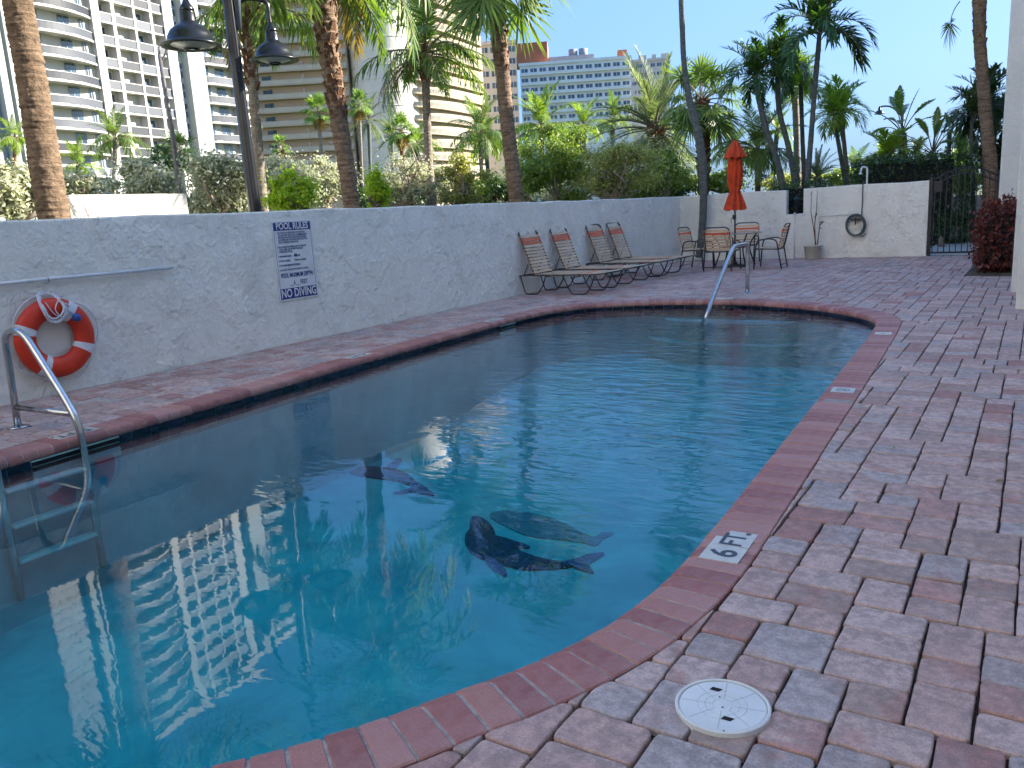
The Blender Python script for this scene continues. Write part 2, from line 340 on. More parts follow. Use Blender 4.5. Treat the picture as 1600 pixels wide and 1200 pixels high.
def leaf_mat(name, cols, rough=.45, trans=.35, tcol=None, spec=.4):
    m, t, p = newmat(name); r = rnd(t); k = len(cols)
    c = ramp(t, r, [(i/(k-1) if k > 1 else 0, cc) for i, cc in enumerate(cols)]).outputs[0]
    L(t, c, p.inputs['Base Color']); p.inputs['Roughness'].default_value = rough; p.inputs['Specular IOR Level'].default_value = spec
    tl = t.nodes.new('ShaderNodeBsdfTranslucent'); tc = mix(t, c, tcol or (1.5, 1.6, .5), 1.0, 'MULTIPLY'); L(t, tc, tl.inputs[0])
    mx = t.nodes.new('ShaderNodeMixShader'); mx.inputs[0].default_value = trans; out = t.nodes['Material Output']
    L(t, p.outputs[0], mx.inputs[1]); L(t, tl.outputs[0], mx.inputs[2]); L(t, mx.outputs[0], out.inputs['Surface']); return m
MT['lf_coco'] = leaf_mat('coconut_frond', [(0.106, 0.192, 0.038), (0.173, 0.269, 0.058), (0.077, 0.163, 0.038), (0.307, 0.326, 0.077)])
MT['lf_dry'] = leaf_mat('dry_frond', [(0.330, 0.220, 0.088), (0.242, 0.165, 0.077), (0.396, 0.297, 0.121)], .7)
MT['lf_fan'] = leaf_mat('fan_frond', [(0.115, 0.192, 0.054), (0.192, 0.269, 0.077), (0.086, 0.154, 0.048)])
MT['lf_wash'] = leaf_mat('bright_fan_frond', [(0.160, 0.272, 0.064), (0.224, 0.320, 0.080), (0.128, 0.224, 0.048)])
MT['lf_date'] = leaf_mat('silver_date_frond', [(0.192, 0.240, 0.160), (0.256, 0.304, 0.208), (0.144, 0.192, 0.128)])
MT['lf_xmas'] = leaf_mat('glossy_green_frond', [(0.045, 0.104, 0.026), (0.072, 0.152, 0.035), (0.032, 0.080, 0.022)], .32, .3)
MT['lf_lime'] = leaf_mat('lime_frond', [(.20, .31, .035), (.32, .42, .055), (.13, .23, .035)], .35, .4)
MT['lf_grey'] = leaf_mat('grey_green_leaf', [(.44, .45, .30), (.58, .58, .44), (.32, .34, .20), (.68, .67, .54)], .6, .38, (1.15, 1.2, .8))
MT['lf_green'] = leaf_mat('mid_green_leaf', [(.20, .30, .06), (.32, .40, .08), (.13, .21, .05), (.42, .46, .12)], .45, .35)
MT['lf_yel'] = leaf_mat('yellow_green_leaf', [(.36, .40, .12), (.48, .47, .15), (.26, .30, .10), (.46, .36, .16)], .5, .35)
MT['lf_bright'] = leaf_mat('fresh_lime_leaf', [(.34, .48, .03), (.46, .58, .05), (.24, .38, .03)], .45, .45)
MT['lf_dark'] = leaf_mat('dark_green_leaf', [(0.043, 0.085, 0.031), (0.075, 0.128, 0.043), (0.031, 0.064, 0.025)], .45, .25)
MT['lf_red'] = leaf_mat('copper_red_leaf', [(0.112, 0.025, 0.020), (0.175, 0.037, 0.025), (0.062, 0.019, 0.015), (0.225, 0.075, 0.037)], .45, .25, (1.4, .8, .6))
MT['twig'] = simple('grey_brown_twig', (.24, .19, .14), .85, var=.2, scale=14, bs=30)
MT['bark'] = simple('pale_branch_bark', (.40, .32, .25), .85, var=.25, scale=9, bs=40, bstr=.5)
def trunk_mat(name, col, col2, ring=18, rs=.4, hs=26):
    m, t, p = newmat(name); co = coords(t, 'Object', (1, 1, 1)); co_s = coords(t, 'Object', (1, 1, 5))
    f = noise(t, co_s, 5, 6, .7, .6); f2 = noise(t, co, hs, 5, .7)
    c = mix(t, ramp(t, f, [(.3, col2), (.62, col)]).outputs[0], ramp(t, f2, [(.3, (.45,)*3), (.65, (1.15,)*3)]).outputs[0], .8, 'MULTIPLY')
    L(t, c, p.inputs['Base Color']); p.inputs['Roughness'].default_value = .9; p.inputs['Specular IOR Level'].default_value = .2
    bump(t, p, math_(t, 'ADD', f, f2), .8, .03); return m
MT['tk_brown'] = trunk_mat('fibrous_brown_trunk', (.27, .185, .12), (.09, .06, .038))
MT['tk_boot'] = trunk_mat('rough_booted_trunk', (.36, .25, .17), (.11, .07, .045))
MT['tk_grey'] = trunk_mat('ringed_grey_trunk', (.36, .31, .25), (.20, .165, .13))
MT['tk_dark'] = trunk_mat('mossy_grey_trunk', (.19, .20, .18), (.10, .105, .095))
MT['tk_red'] = trunk_mat('reddish_fibre_trunk', (.22, .115, .065), (.10, .05, .03))
def glass_mat(name, col, rough=.06):
    m, t, p = newmat(name); co = coords(t); r = rnd(t)
    c = mix(t, ramp(t, r, [(0, tuple(x*.5 for x in col)), (1, tuple(min(1, x*1.6) for x in col))]).outputs[0], (1, 1, 1), 0)
    L(t, c, p.inputs['Base Color']); p.inputs['Roughness'].default_value = rough; p.inputs['Specular IOR Level'].default_value = .9 if rough < .1 else .25; return m
MT['glass'] = glass_mat('dark_window_glass', (.05, .075, .10))
MT['rail_glass'] = glass_mat('blue_grey_rail_glass', (.075, .08, .09), .45)
MT['cond_w'] = simple('bright_white_render', (.47, .455, .42), .7, var=.04, scale=.4)
MT['cond_c'] = simple('cream_render', (.68, .63, .54), .8, var=.05, scale=.4)
MT['cond_g'] = simple('pale_grey_green_render', (.34, .36, .34), .8, var=.05, scale=.4)
MT['cond_w2'] = simple('warm_white_render', (.80, .76, .70), .8, var=.03, scale=.4)
MT['tan_w'] = simple('tan_render', (.43, .355, .25), .85, var=.05, scale=.3)
MT['tan_b'] = simple('cream_balustrade', (.46, .42, .34), .8, var=.05, scale=.5)
MT['tan_g'] = simple('tan_recess_wall', (.50, .39, .27), .85, var=.05, scale=.3)
MT['b3_w'] = simple('pale_blue_white_render', (.84, .81, .74), .8, var=.05, scale=.2)
MT['orange_b'] = simple('orange_render', (.52, .17, .08), .8, var=.06, scale=.3)
MT['roofgrey'] = simple('roof_plant_grey', (.34, .34, .34), .8)
MT['asphalt'] = simple('grey_asphalt', (.10, .10, .10), .9, var=.15, scale=3)

# ------------------------------------------------------------------ the pool outline (outer edge of the coping)
OUT = [(-.847, 2.778), (-.869, 3.475), (-.922, 4.645), (-.985, 6.1), (-1.055, 7.6), (-1.125, 8.9), (-1.20, 9.6), (-1.40, 10.1), (-1.73, 10.52), (-2.17, 10.92), (-2.8, 11.26), (-3.55, 11.48), (-4.45, 11.38), (-5.15, 11.13),
       (-5.64, 10.82), (-5.97, 10.15), (-6.08, 9.2), (-6.06, 8.1), (-6.02, 7.0), (-5.98, 5.9), (-5.90, 4.7), (-5.84, 3.7), (-5.77, 2.6), (-5.66, 1.7), (-5.3, .95), (-4.6, .36), (-3.75, .05), (-2.95, .01), (-2.36, .26), (-1.92, .61), (-1.57, .955), (-1.315, 1.29), (-1.175, 1.55), (-1.046, 1.79), (-.936, 2.07), (-.872, 2.39)]
cc = catmull(OUT, 40, True)
seg = np.linalg.norm(np.roll(cc, -1, 0)-cc, axis=1); cum = np.concatenate([[0], np.cumsum(seg)]); PERI = cum[-1]
cx_ = np.concatenate([cc, cc[:1]])
def outline(s):
    s = np.mod(s, PERI); return np.stack([np.interp(s, cum, cx_[:, 0]), np.interp(s, cum, cx_[:, 1])], -1)
SS = np.arange(0, PERI, .02); PO = outline(SS); PT = outline(SS+.05)-outline(SS-.05); PT /= np.linalg.norm(PT, axis=1)[:, None]; PN = np.stack([PT[:, 1], -PT[:, 0]], -1)
def near_out(p):
    i = int(np.argmin(((PO-p)**2).sum(1))); return i, float((np.asarray(p)-PO[i]) @ PN[i])
def at_out(s, d, z=0.0):              # point at arc length s, d outwards
    p = outline(s); t = outline(s+.05)-outline(s-.05); t /= np.linalg.norm(t); n = np.array([t[1], -t[0]]); q = p+n*d
    return np.array([q[0], q[1], z]), t, n
WX, WY = -7.367, 19.24                # inner faces of the two garden walls
WATER = -0.098

# patio: bedding sheet with the pool cut out of it, then every paver
def ring_sheet(inner, x0, x1, y0, y1, z):
    c = inner.mean(0); out = []
    for p in inner:
        d = p-c; k = []
        if d[0] > 1e-9: k.append((x1-c[0])/d[0])
        if d[0] < -1e-9: k.append((x0-c[0])/d[0])
        if d[1] > 1e-9: k.append((y1-c[1])/d[1])
        if d[1] < -1e-9: k.append((y0-c[1])/d[1])
        out.append(c+d*min(k))
    n = len(inner); V = [(p[0], p[1], z) for p in inner]+[(p[0], p[1], z) for p in out]
    return V, [(i, i+n, (i+1) % n+n, (i+1) % n) for i in range(n)]
patio = MB(); V, F_ = ring_sheet(np.array([at_out(s, -.1)[0][:2] for s in np.arange(0, PERI, .2)]), -7.6, 3.0, -5.0, WY+.6, -.022); patio.add(V, F_)
patio = struct('patio', patio, MT['sand'])
def clip(poly, p0, n):                # keep the side where (p-p0).n >= 0
    out = []
    for i in range(len(poly)):
        a, b = poly[i], poly[(i+1) % len(poly)]; da, db = (a-p0) @ n, (b-p0) @ n
        if da >= 0: out.append(a)
        if da*db < 0: out.append(a+(b-a)*da/(da-db))
    return out
def area(P): P = np.array(P); return .5*abs(np.sum(P[:, 0]*np.roll(P[:, 1], -1)-P[:, 1]*np.roll(P[:, 0], -1)))
def paver_geo(poly, rs):              # worn stone: rounded plan corners, soft top edge, slightly tilted top
    k = len(poly); ring = []
    for i in range(k):
        p, a, b = poly[i], poly[i-1], poly[(i+1) % k]; la, lb = np.linalg.norm(a-p), np.linalg.norm(b-p)
        if min(la, lb) < .012: ring.append(p); continue
        ra = min(.0135*rs.uniform(.6, 1.7), la*.42); rb = min(.0135*rs.uniform(.6, 1.7), lb*.42)
        q0 = p+(a-p)/la*ra; q1 = p+(b-p)/lb*rb; ring += [q0, (q0+q1)/2*.55+p*.45, q1]
        if lb > .1: ring.append((p+b)/2+rs.normal(0, .0012, 2))
    ring = np.array(ring); n = len(ring); c = ring.mean(0); tz = rs.normal(0, .0014); tx, ty = rs.normal(0, .007, 2)
    def lay(inset, z):
        d = c-ring; l = np.linalg.norm(d, axis=1)[:, None]; q = ring+d/l*inset; return np.column_stack([q, z+tz+(q[:, 0]-c[0])*tx+(q[:, 1]-c[1])*ty])
    V = np.concatenate([lay(0, -.04), lay(0, -.007), lay(.0022, -.002), lay(.007, 0)])
    F_ = [(r*n+i, r*n+(i+1) % n, (r+1)*n+(i+1) % n, (r+1)*n+i) for r in range(3) for i in range(n)]; F_.append(tuple(range(3*n, 4*n)))
    return V, F_
U = .0785; GX0, GY0 = WX+.005, -1.2
nxg, nyg = int((2.2-GX0)/U), int((WY-.005-GY0)/U)
rs = np.random.default_rng(5); occ = np.zeros((nyg+4, nxg+4), bool); pav = []
for j in range(nyg):
    i = 0
    while i < nxg:
        if occ[j, i]: i += 1; continue
        k = i
        while k < nxg and not occ[j, k]: k += 1
        Ln = k-i; w = Ln if Ln <= 3 else (2 if Ln == 4 else int(rs.choice([2, 3])))
        h = int(rs.choice([2, 3])) if w == 2 else (2 if rs.random() < .82 else 3)
        if rs.random() < .06 and w == 2: h = 2
        occ[j:j+h, i:i+w] = True; pav.append((i, j, w, h)); i += w
cand = []
for (i, j, w, h) in pav:
    g = .0036; x0, y0 = GX0+i*U+g, GY0+j*U+g; x1, y1 = GX0+(i+w)*U-g, min(GY0+(j+h)*U-g, WY-.006)
    if y1-y0 < .04: continue
    jt = rs.normal(0, .0015, 8); poly = [np.array([x0+jt[0], y0+jt[1]]), np.array([x1+jt[2], y0+jt[3]]), np.array([x1+jt[4], y1+jt[5]]), np.array([x0+jt[6], y1+jt[7]])]
    c = np.array([(x0+x1)/2, (y0+y1)/2]); ii, d = near_out(c)
    if d < -.2: continue
    if d < .25:
        poly = clip(poly, PO[ii]+PN[ii]*.005, PN[ii])
        if len(poly) < 3 or area(poly) < .0008: continue
    cand.append((poly, c))
def seen(c):
    x, y, z = to_px((c[0], c[1], 0)); return z > .3 and -40 < x < 1640 and y < 1240
vis = sorted([q for q in cand if seen(q[1])], key=lambda q: q[1] @ q[1]); rest = vis[300:]+[q for q in cand if not seen(q[1])]
for poly, c in vis[:300]:
    V, F_ = paver_geo(poly, rs); V[:, :2] -= c
    obj('paver', MB().add(V, F_).mesh('paver', MT['paver']), patio, world=False, loc=(c[0], c[1], 0))
mb = MB()
for poly, c in rest: mb.add(*paver_geo(poly, rs))
tag(mb.build('paver_field', MT['paver'], patio), kind='stuff')

# pool shell
pool = MB(); ns = 220; sv = np.linspace(0, PERI, ns, endpoint=False)
def pool_floor(y): return -1.06 if y < 6.8 else -1.06+(y-6.8)/3.0*.34 if y < 9.8 else -.72
rim = np.array([at_out(s, -.222, -.06)[0] for s in sv]); bot = rim.copy(); bot[:, 2] = [pool_floor(y) for y in bot[:, 1]]
foot = np.array([at_out(s, -.27)[0] for s in sv]); foot[:, 2] = [pool_floor(y)-.06 for y in foot[:, 1]]
bot[:, 2] += .12
V = np.concatenate([rim, bot, foot]); F_ = [((i+1) % ns+r*ns, i+r*ns, i+(r+1)*ns, (i+1) % ns+(r+1)*ns) for r in range(2) for i in range(ns)]
pool.add(V, F_, 0, True)
cen = []; NY = 44
ys = np.linspace(-.2, 11.4, NY)       # floor as a sheet following the slope, wider than the foot line
V = [(x, y, pool_floor(y)-.05) for y in ys for x in (-6.2, -.6)]; pool.add(V, [(2*i, 2*i+1, 2*i+3, 2*i+2) for i in range(NY-1)])
pool = struct('swimming_pool', pool, MT['plaster'])
# bullnose coping bricks, mortar bed between them
prof = [(-.002, -.055), (0, -.005), (-.005, 0), (-.195, .002), (-.218, -.003), (-.237, -.013), (-.245, -.03), (-.246, -.05), (-.240, -.066), (-.226, -.071), (-.2, -.072)]
def brick(s0, s1, grow=0.0, dz=0.0, ends=.004):
    V = []; 
    for s, ins in ((s0, ends), (s0+.004, 0), (s1-.004, 0), (s1, ends)):
        for (d, z) in prof:
            k = 1 if z > -.06 else 0; V.append(at_out(s, d+(ins*.8 if d < -.1 else -ins*.5)-0, z-ins*k+dz)[0])
    n = len(prof); F_ = [(r*n+i, (r+1)*n+i, (r+1)*n+i+1, r*n+i+1) for r in range(3) for i in range(n-1)]
    F_ += [tuple(range(n)), tuple(range(3*n, 4*n))[::-1]]; return np.array(V), F_
NB = int(PERI/.1045); st = PERI/NB
for k in range(NB):
    s = k*st; V, F_ = brick(s+.004, s+st-.004, dz=float(rs.normal(0, .0012))); c = V.mean(0); obj('coping_brick', MB().add(V-c, F_).mesh('coping_brick', MT['coping']), pool, world=False, loc=c)
mb = MB(); sv2 = np.arange(0, PERI, .1); nn = len(sv2); pr = [(d+(.006 if d < -.1 else -.004), z-.0035 if z > -.06 else z) for d, z in prof]; n = len(pr)
V = [at_out(s, d, z)[0] for s in sv2 for d, z in pr]; mb.add(V, [(i*n+q, ((i+1) % nn)*n+q, ((i+1) % nn)*n+q+1, i*n+q+1) for i in range(nn) for q in range(n-1)], 0, True)
mb.build('mortar', MT['mortar'], pool)
NT = int(PERI/.155); st = PERI/NT
grout = MB(); V = []
for s in sv2: V += [at_out(s, -.2245, -.062)[0], at_out(s, -.2245, -.235)[0]]
grout.add(V, [(2*i, 2*((i+1) % nn), 2*((i+1) % nn)+1, 2*i+1) for i in range(nn)]); grout.build('tile_grout', simple('grey_tile_grout', (.20, .24, .30), .8), pool)
def is_skimmer(c): return (c[0] < -5 and 2.62 < c[1] < 3.28) or (c[0] < -5.5 and 8.78 < c[1] < 9.2)
for k in range(NT):
    s0, s1 = k*st+.003, (k+1)*st-.003; a, b = at_out(s0, -.2275)[0], at_out(s1, -.2275)[0]; a2, b2 = at_out(s0, -.2245)[0], at_out(s1, -.2245)[0]
    if is_skimmer((a+b)/2): continue
    V = [(*p[:2], z) for z in (-.073, -.215) for p in (a, b, a2, b2)]
    obj('waterline_tile', MB().add(V, [(0, 1, 5, 4), (2, 0, 4, 6), (1, 3, 7, 5), (2, 3, 1, 0), (4, 5, 7, 6)]).mesh('waterline_tile', MT['tile']), pool)
for y, half in ((2.95, .33), (8.99, .2)):
    i0 = int(np.argmin(np.abs(PO[:, 1]-y)+np.where(PO[:, 0] > -4, 99, 0))); s = SS[i0]; mb = MB()
    for (d0, z0, z1, w0, w1, mi) in ((-.232, -.074, -.084, -half, half, 0), (-.232, -.15, -.215, -half, half, 0)):
        V = [at_out(s+w, d0, z)[0] for z in (z0, z1) for w in (w0, w1)]; V += [at_out(s+w, d0+.02, z)[0] for z in (z0, z1) for w in (w0, w1)]
        mb.add(V, [(0, 1, 3, 2), (4, 5, 1, 0), (2, 3, 7, 6), (0, 2, 6, 4), (1, 5, 7, 3)], mi)
    V = [at_out(s+w, -.229, z)[0] for z in (-.084, -.15) for w in (-half, half)]; mb.add(V, [(0, 1, 3, 2)], 1)
    mb.build('skimmer_mouth', [simple('pale_green_skimmer', (.42, .62, .60), .4), MT['dark']], pool)
# steps at the far end
for k, (rx, ry, z) in enumerate(((1.0, .42, -.24), (1.25, .62, -.5))):
    a = np.linspace(PI, 2*PI, 22); P = [(-3.45+rx*math.cos(t), 11.02+ry*math.sin(t)) for t in a]; mb = MB(); prism(mb, P, -1.0, z); mb.build('step', MT['plaster'], pool)
# dolphins laid in broken tile on the floor
def flat(name, pts, zs, m, parent, label=None):
    P = catmull(pts, 5, True); mb = MB(); prism(mb, [tuple(p) for p in P], zs-.012, zs); o = mb.build(name, m, parent)
    if label: o['label'] = label
    return o
def px_floor(L_, z=-1.10): return [ground(x, y, z)[:2] for x, y in L_]
FZ = -1.095
d1 = flat('dolphin_mosaic', px_floor([(735, 812), (742, 806), (752, 809), (762, 815), (772, 828), (777, 842), (800, 855), (838, 870), (872, 877), (893, 877), (893, 885), (862, 889), (820, 890), (790, 884), (762, 876), (742, 868), (728, 853), (727, 836), (734, 826)]), FZ, MT['mosaic'], pool, 'large dark tile dolphin with curved body')
for nm, P in (('tail_fin', [(886, 878), (905, 872), (922, 866), (944, 865), (930, 875), (920, 883), (928, 896), (912, 892), (896, 886)]), ('flipper', [(772, 838), (798, 844), (828, 855), (800, 856), (776, 850)]), ('flipper', [(758, 874), (774, 877), (788, 888), (792, 900), (776, 894), (764, 885)])):
    flat(nm, px_floor(P), FZ+.003, MT['mosaic2'] if nm != 'flipper' or P[0][0] < 765 else MT['mosaic'], d1)
d2 = flat('dolphin_mosaic', px_floor([(534, 731), (545, 728), (580, 729), (610, 732), (632, 738), (646, 748), (652, 757), (640, 758), (622, 752), (600, 749), (560, 743), (545, 738)]), FZ, MT['mosaic'], pool, 'smaller dark tile dolphin near the left wall')
for P in ([(646, 752), (662, 760), (678, 774), (660, 772), (648, 768), (630, 771), (614, 770), (640, 763)], [(605, 729), (622, 717), (628, 720), (616, 733)]): flat('fin', px_floor(P), FZ+.003, MT['mosaic2'], d2)
d3 = flat('dolphin_mosaic', px_floor([(765, 805), (785, 798), (820, 800), (860, 808), (890, 822), (925, 838), (940, 832), (960, 832), (942, 842), (930, 852), (905, 846), (870, 842), (830, 838), (790, 822)]), FZ-.004, MT['mosaic3'], pool, 'faint pale tile dolphin behind the dark one')
# water
mb = MB(); inner = np.array([at_out(s, -.215, WATER)[0] for s in sv]); low = inner.copy(); low[:, 2] = -1.35; n = len(inner)
mb.add(np.concatenate([inner, low]), [tuple(range(n)), tuple(range(n, 2*n))[::-1]]+[(i, i+n, (i+1) % n+n, (i+1) % n) for i in range(n)]); struct('water', mb, MT['water'])

# writing
def text(s, size, parent, m, M4, name='lettering', ext=.0012, align='CENTER', sx=1.0, bold=0.0, space=1.0):
    cu = bpy.data.curves.new(name, 'FONT'); cu.body = s; cu.size = size; cu.align_x = align; cu.align_y = 'CENTER'; cu.extrude = ext; cu.offset = bold; cu.space_character = space; cu.resolution_u = 3
    o = bpy.data.objects.new(name, cu); C.objects.link(o); bpy.context.view_layer.update(); me = bpy.data.meshes.new_from_object(o.evaluated_get(bpy.context.evaluated_depsgraph_get())); bpy.data.objects.remove(o); bpy.data.curves.remove(cu)
    me.name = name; me.materials.clear(); me.materials.append(m); o = bpy.data.objects.new(name, me); C.objects.link(o); o.parent = parent; Mp = local_matrix(parent) if parent else Matrix()
    o.matrix_local = Mp.inverted() @ M4 @ Matrix.Diagonal((sx, 1, 1, 1)); return o
def basis(o, x, y, z): return Matrix(((x[0], y[0], z[0], o[0]), (x[1], y[1], z[1], o[1]), (x[2], y[2], z[2], o[2]), (0, 0, 0, 1)))
# depth markers set in the coping
def marker(s, label, boxes, dirn, z=.0045, off=-.115, half=.076):   # dirn +1: reads along +s
    e = thing('depth_marker', label, 'tile', at_out(s, off, 0)[0], group='white marker tiles in the coping')
    for k, (u, words) in enumerate(boxes):
        p, t, n = at_out(s+u*dirn, off, 0); x = np.array([t[0], t[1], 0])*dirn; y = -np.array([n[0], n[1], 0]); c = p
        V = [c+x*a*half*.985+y*b*half+np.array([0, 0, zz]) for zz in (-.004, z) for a, b in ((-1, -1), (1, -1), (1, 1), (-1, 1))]
        MB().add(V, BOXF).build('tile', MT['tan'], e)
        for (w, du, dv, size, sx) in words:
            text(w, size, e, MT['ink'], basis(c+x*du+y*dv+np.array([0, 0, z+.0006]), x, y, (0, 0, 1)), sx=sx, bold=size*.018, ext=.0005)
    return e
def s_at(x, y): return SS[near_out(np.array([x, y]))[0]]
marker(s_at(-.86, 2.94), 'white tile pair reading 6 FT. on the near right coping', [(0, [('6', 0, -.005, .15, 1.0)]), (.157, [('FT', -.014, -.004, .125, .95), ('.', .062, -.004, .15, 1)])], 1)
e = marker(s_at(-.98, 5.97), 'white square no diving symbol tile halfway along right coping', [(0, [])], 1)
p, t, n = at_out(s_at(-.98, 5.97), -.115, .0055); mb = MB()
a = np.linspace(0, 2*PI, 24, endpoint=False); V = [(p[0]+r*math.cos(q), p[1]+r*math.sin(q), .0056) for r in (.046, .040) for q in a]; mb.add(V, [(i, (i+1) % 24, (i+1) % 24+24, i+24) for i in range(24)])
for (x0, y0, x1, y1, w) in ((-.033, .033, .033, -.033, .005), (-.035, .01, .03, .012, .008), (.0, .012, .02, -.03, .006)):
    d = np.array([x1-x0, y1-y0]); d /= np.linalg.norm(d); q = np.array([-d[1], d[0]])*w/2
    mb.add([(p[0]+x, p[1]+y, .006) for x, y in ((x0-q[0], y0-q[1]), (x1-q[0], y1-q[1]), (x1+q[0], y1+q[1]), (x0+q[0], y0+q[1]))], [(0, 1, 2, 3)])
mb.build('symbol', MT['ink'], e)
marker(s_at(-1.09, 8.62), 'white tile with a tiny mark at far right pool corner', [(0, [('4', -.03, 0, .05, 1)])], 1)
marker(s_at(-5.80, 3.02), 'white 5 FT tile pair on left coping beside the ladder', [(.16, [('5', 0, 0, .15, 1)]), (.003, []), ][:1]+[(.317, [('FT', 0, 0, .125, .95)])], 1, off=-.10) if False else marker(s_at(-5.80, 3.02), 'white 5 FT tile pair on left coping beside the ladder', [(-.079, [('5', 0, 0, .15, 1)]), (.079, [('FT', -.01, 0, .125, .95), ('.', .062, 0, .14, 1)])], 1, off=-.105)
marker(s_at(-6.0, 6.15), 'small white 4 FT tile pair midway along the left coping', [(-.079, [('4', 0, 0, .14, 1)]), (.079, [('FT', -.01, 0, .12, .95)])], 1, off=-.105)
marker(s_at(-6.08, 8.85), 'white 3 FT tile pair on left coping above far skimmer', [(-.079, [('3', 0, 0, .14, 1)]), (.079, [('FT', -.01, 0, .12, .95)])], 1, off=-.105)
marker(s_at(-3.75, 11.47), 'plain white tile pair in far coping beside the handrail', [(-.079, []), (.079, [])], 1, off=-.09)

# ------------------------------------------------------------------ ground beyond
R0 = (-7.6, 3.0, -5.0, WY+.6)
V = [(R0[0], R0[2], -.03), (R0[1], R0[2], -.03), (R0[1], R0[3], -.03), (R0[0], R0[3], -.03), (-3000, -3000, -.03), (3000, -3000, -.03), (3000, 3000, -.03), (-3000, 3000, -.03)]
struct('ground', MB().add(V, [(0, 4, 5, 1), (1, 5, 6, 2), (2, 6, 7, 3), (3, 7, 4, 0)]), MT['grass'])
# ------------------------------------------------------------------ garden walls
def wall_run(a, b, h0, h1, th, n, seed):   # a->b inner face, thickness away to the left of a->b, uneven top
    a, b = np.array(a, float), np.array(b, float); d = b-a; ln = np.linalg.norm(d); d /= ln; nrm = np.array([-d[1], d[0]]); r = np.random.default_rng(seed)
    wob = np.interp(np.linspace(0, 1, n), np.linspace(0, 1, max(3, n//3)), r.normal(0, .006, max(3, n//3))); V = []
    for i in range(n):
        t = i/(n-1); p = a+d*ln*t; q = p+nrm*th; h = h0+(h1-h0)*t+wob[i]
        for (x, z) in ((p, -.05), (p, h-.015), (p+nrm*.012, h), (q-nrm*.012, h+.002), (q, h-.013), (q, -.05)): V.append((x[0], x[1], z))
    F_ = [(i*6+k, (i+1)*6+k, (i+1)*6+k+1, i*6+k+1) for i in range(n-1) for k in range(5)]+[tuple(range(6)), tuple(range((n-1)*6, n*6))[::-1]]
    return V, F_
lw = MB().add(*wall_run((WX, -6), (WX, WY+.2), 1.54, 1.532, .2, 150, 3))
tag(lw.build('garden_wall', MT['stucco']), 'long white textured stucco wall on the left of the pool', 'wall')
fwm = MB()
for a, b, h0, h1, n in ((WX, -4.842, 1.532, 1.535, 16), (-4.842, -4.468, .99, .99, 4), (-4.468, -1.965, 1.54, 1.545, 18)): fwm.add(*wall_run((a, WY), (b, WY), h0, h1, .2, n, 4))
tag(fwm.build('garden_wall', MT['stucco']), 'white stucco end wall with a notch, hose and potted plant', 'wall')

# ------------------------------------------------------------------ white building on the right
BH = 9.3
bd = thing('white_building', 'tall plain white rendered building at the right edge', 'building', (.6, 6, 0))
mb = MB(); box(mb, 2.6, 9, -12, 17.6, -.05, BH); mb.build('wall', MT['bwall'], bd)
mb = MB(); bbox(mb, -.655, 9, 17.62, 36, -.05, 9.2, .02); mb.build('wall', MT['bwall'], bd)
mb = MB(); bbox(mb, -.165, .05, 10.6, 10.95, -.02, 5.6, .012); mb.build('pillar', MT['bwall'], bd)
mb = MB(); bbox(mb, -.255, .3, 12.35, 12.75, -.02, 5.6, .012); mb.build('pillar', MT['bwall'], bd)
mb = MB(); tube(mb, [(-.20, 13.4, 0), (-.20, 13.4, 1.36)], .035, 8); mb.build('drain_pipe', MT['black'], bd)

# ------------------------------------------------------------------ ladder, handrail, skimmer lid
def flange(c, r=.075): 
    mb = MB(); lathe(mb, [(0.02, .012), (r*.55, .012), (r, .004), (r, -.001), (.02, -.001)], 20, c); return mb
lad = thing('pool_ladder', 'steel pool ladder with round rails entering water at left edge', 'ladder', (-6.0, 2.7, 0))
for y in (2.97, 2.40):
    mb = MB(); tube(mb, bend([(-6.345, y, -.02), (-6.31, y, .42), (-6.30, y, .72), (-6.04, y, .745), (-5.62, y, .27), (-5.50, y, .10), (-5.50, y, -.95)], .13, 7), .0255, 14); mb.build('rail', MT['steel'], lad)
    flange((-6.345, y, .003)).build('flange', MT['steel'], lad)
    mb = MB(); tube(mb, [(-6.335, y, .158), (-5.56, y, .168)], .0225, 12); mb.build('crossbar', MT['steel'], lad)
for k in range(3):
    mb = MB(); z = -.20-k*.24; bbox(mb, -5.545, -5.455, 2.42, 2.95, z-.02, z, .006); mb.build('tread', MT['white_plastic'], lad)
hr = thing('pool_handrail', 'single bent steel handrail leaning into the far shallow end', 'handrail', (-3.6, 12.0, 0))
mb = MB(); tube(mb, bend([(-3.59, 12.07, -.02), (-3.59, 12.09, .42), (-3.59, 12.10, .735), (-3.59, 11.42, .735), (-3.59, 10.62, .17), (-3.59, 10.12, -.22)], .14, 7), .030, 14); mb.build('rail', MT['steel'], hr)
flange((-3.59, 12.07, .003), .085).build('flange', MT['steel'], hr)
lc = ground(1129, 1101, .012)
lid = thing('skimmer_lid', 'round white plastic skimmer lid set among the nearest pavers', 'lid', (lc[0], lc[1], 0))
mb = MB(); lathe(mb, [(.118, -.03), (.127, -.03), (.127, .012), (.122, .0145), (.118, .012), (.118, -.03)], 48, (lc[0], lc[1], 0), sm=False); mb.build('rim', MT['white_plastic'], lid)
mb = MB(); nA = 72; aa = np.linspace(0, 2*PI, nA, endpoint=False)
grooves = []; rad = [0.0]
prof_l = [(.0, .0112)]
for r in (.026, .046, .066): prof_l += [(r-.0016, .0112), (r-.0008, .0098), (r+.0008, .0098), (r+.0016, .0112)]
prof_l += [(.112, .0112), (.1165, .009), (.1165, -.02)]
lathe(mb, prof_l, nA, (lc[0], lc[1], 0), sm=False); mb.build('cover', MT['white_plastic'], lid)
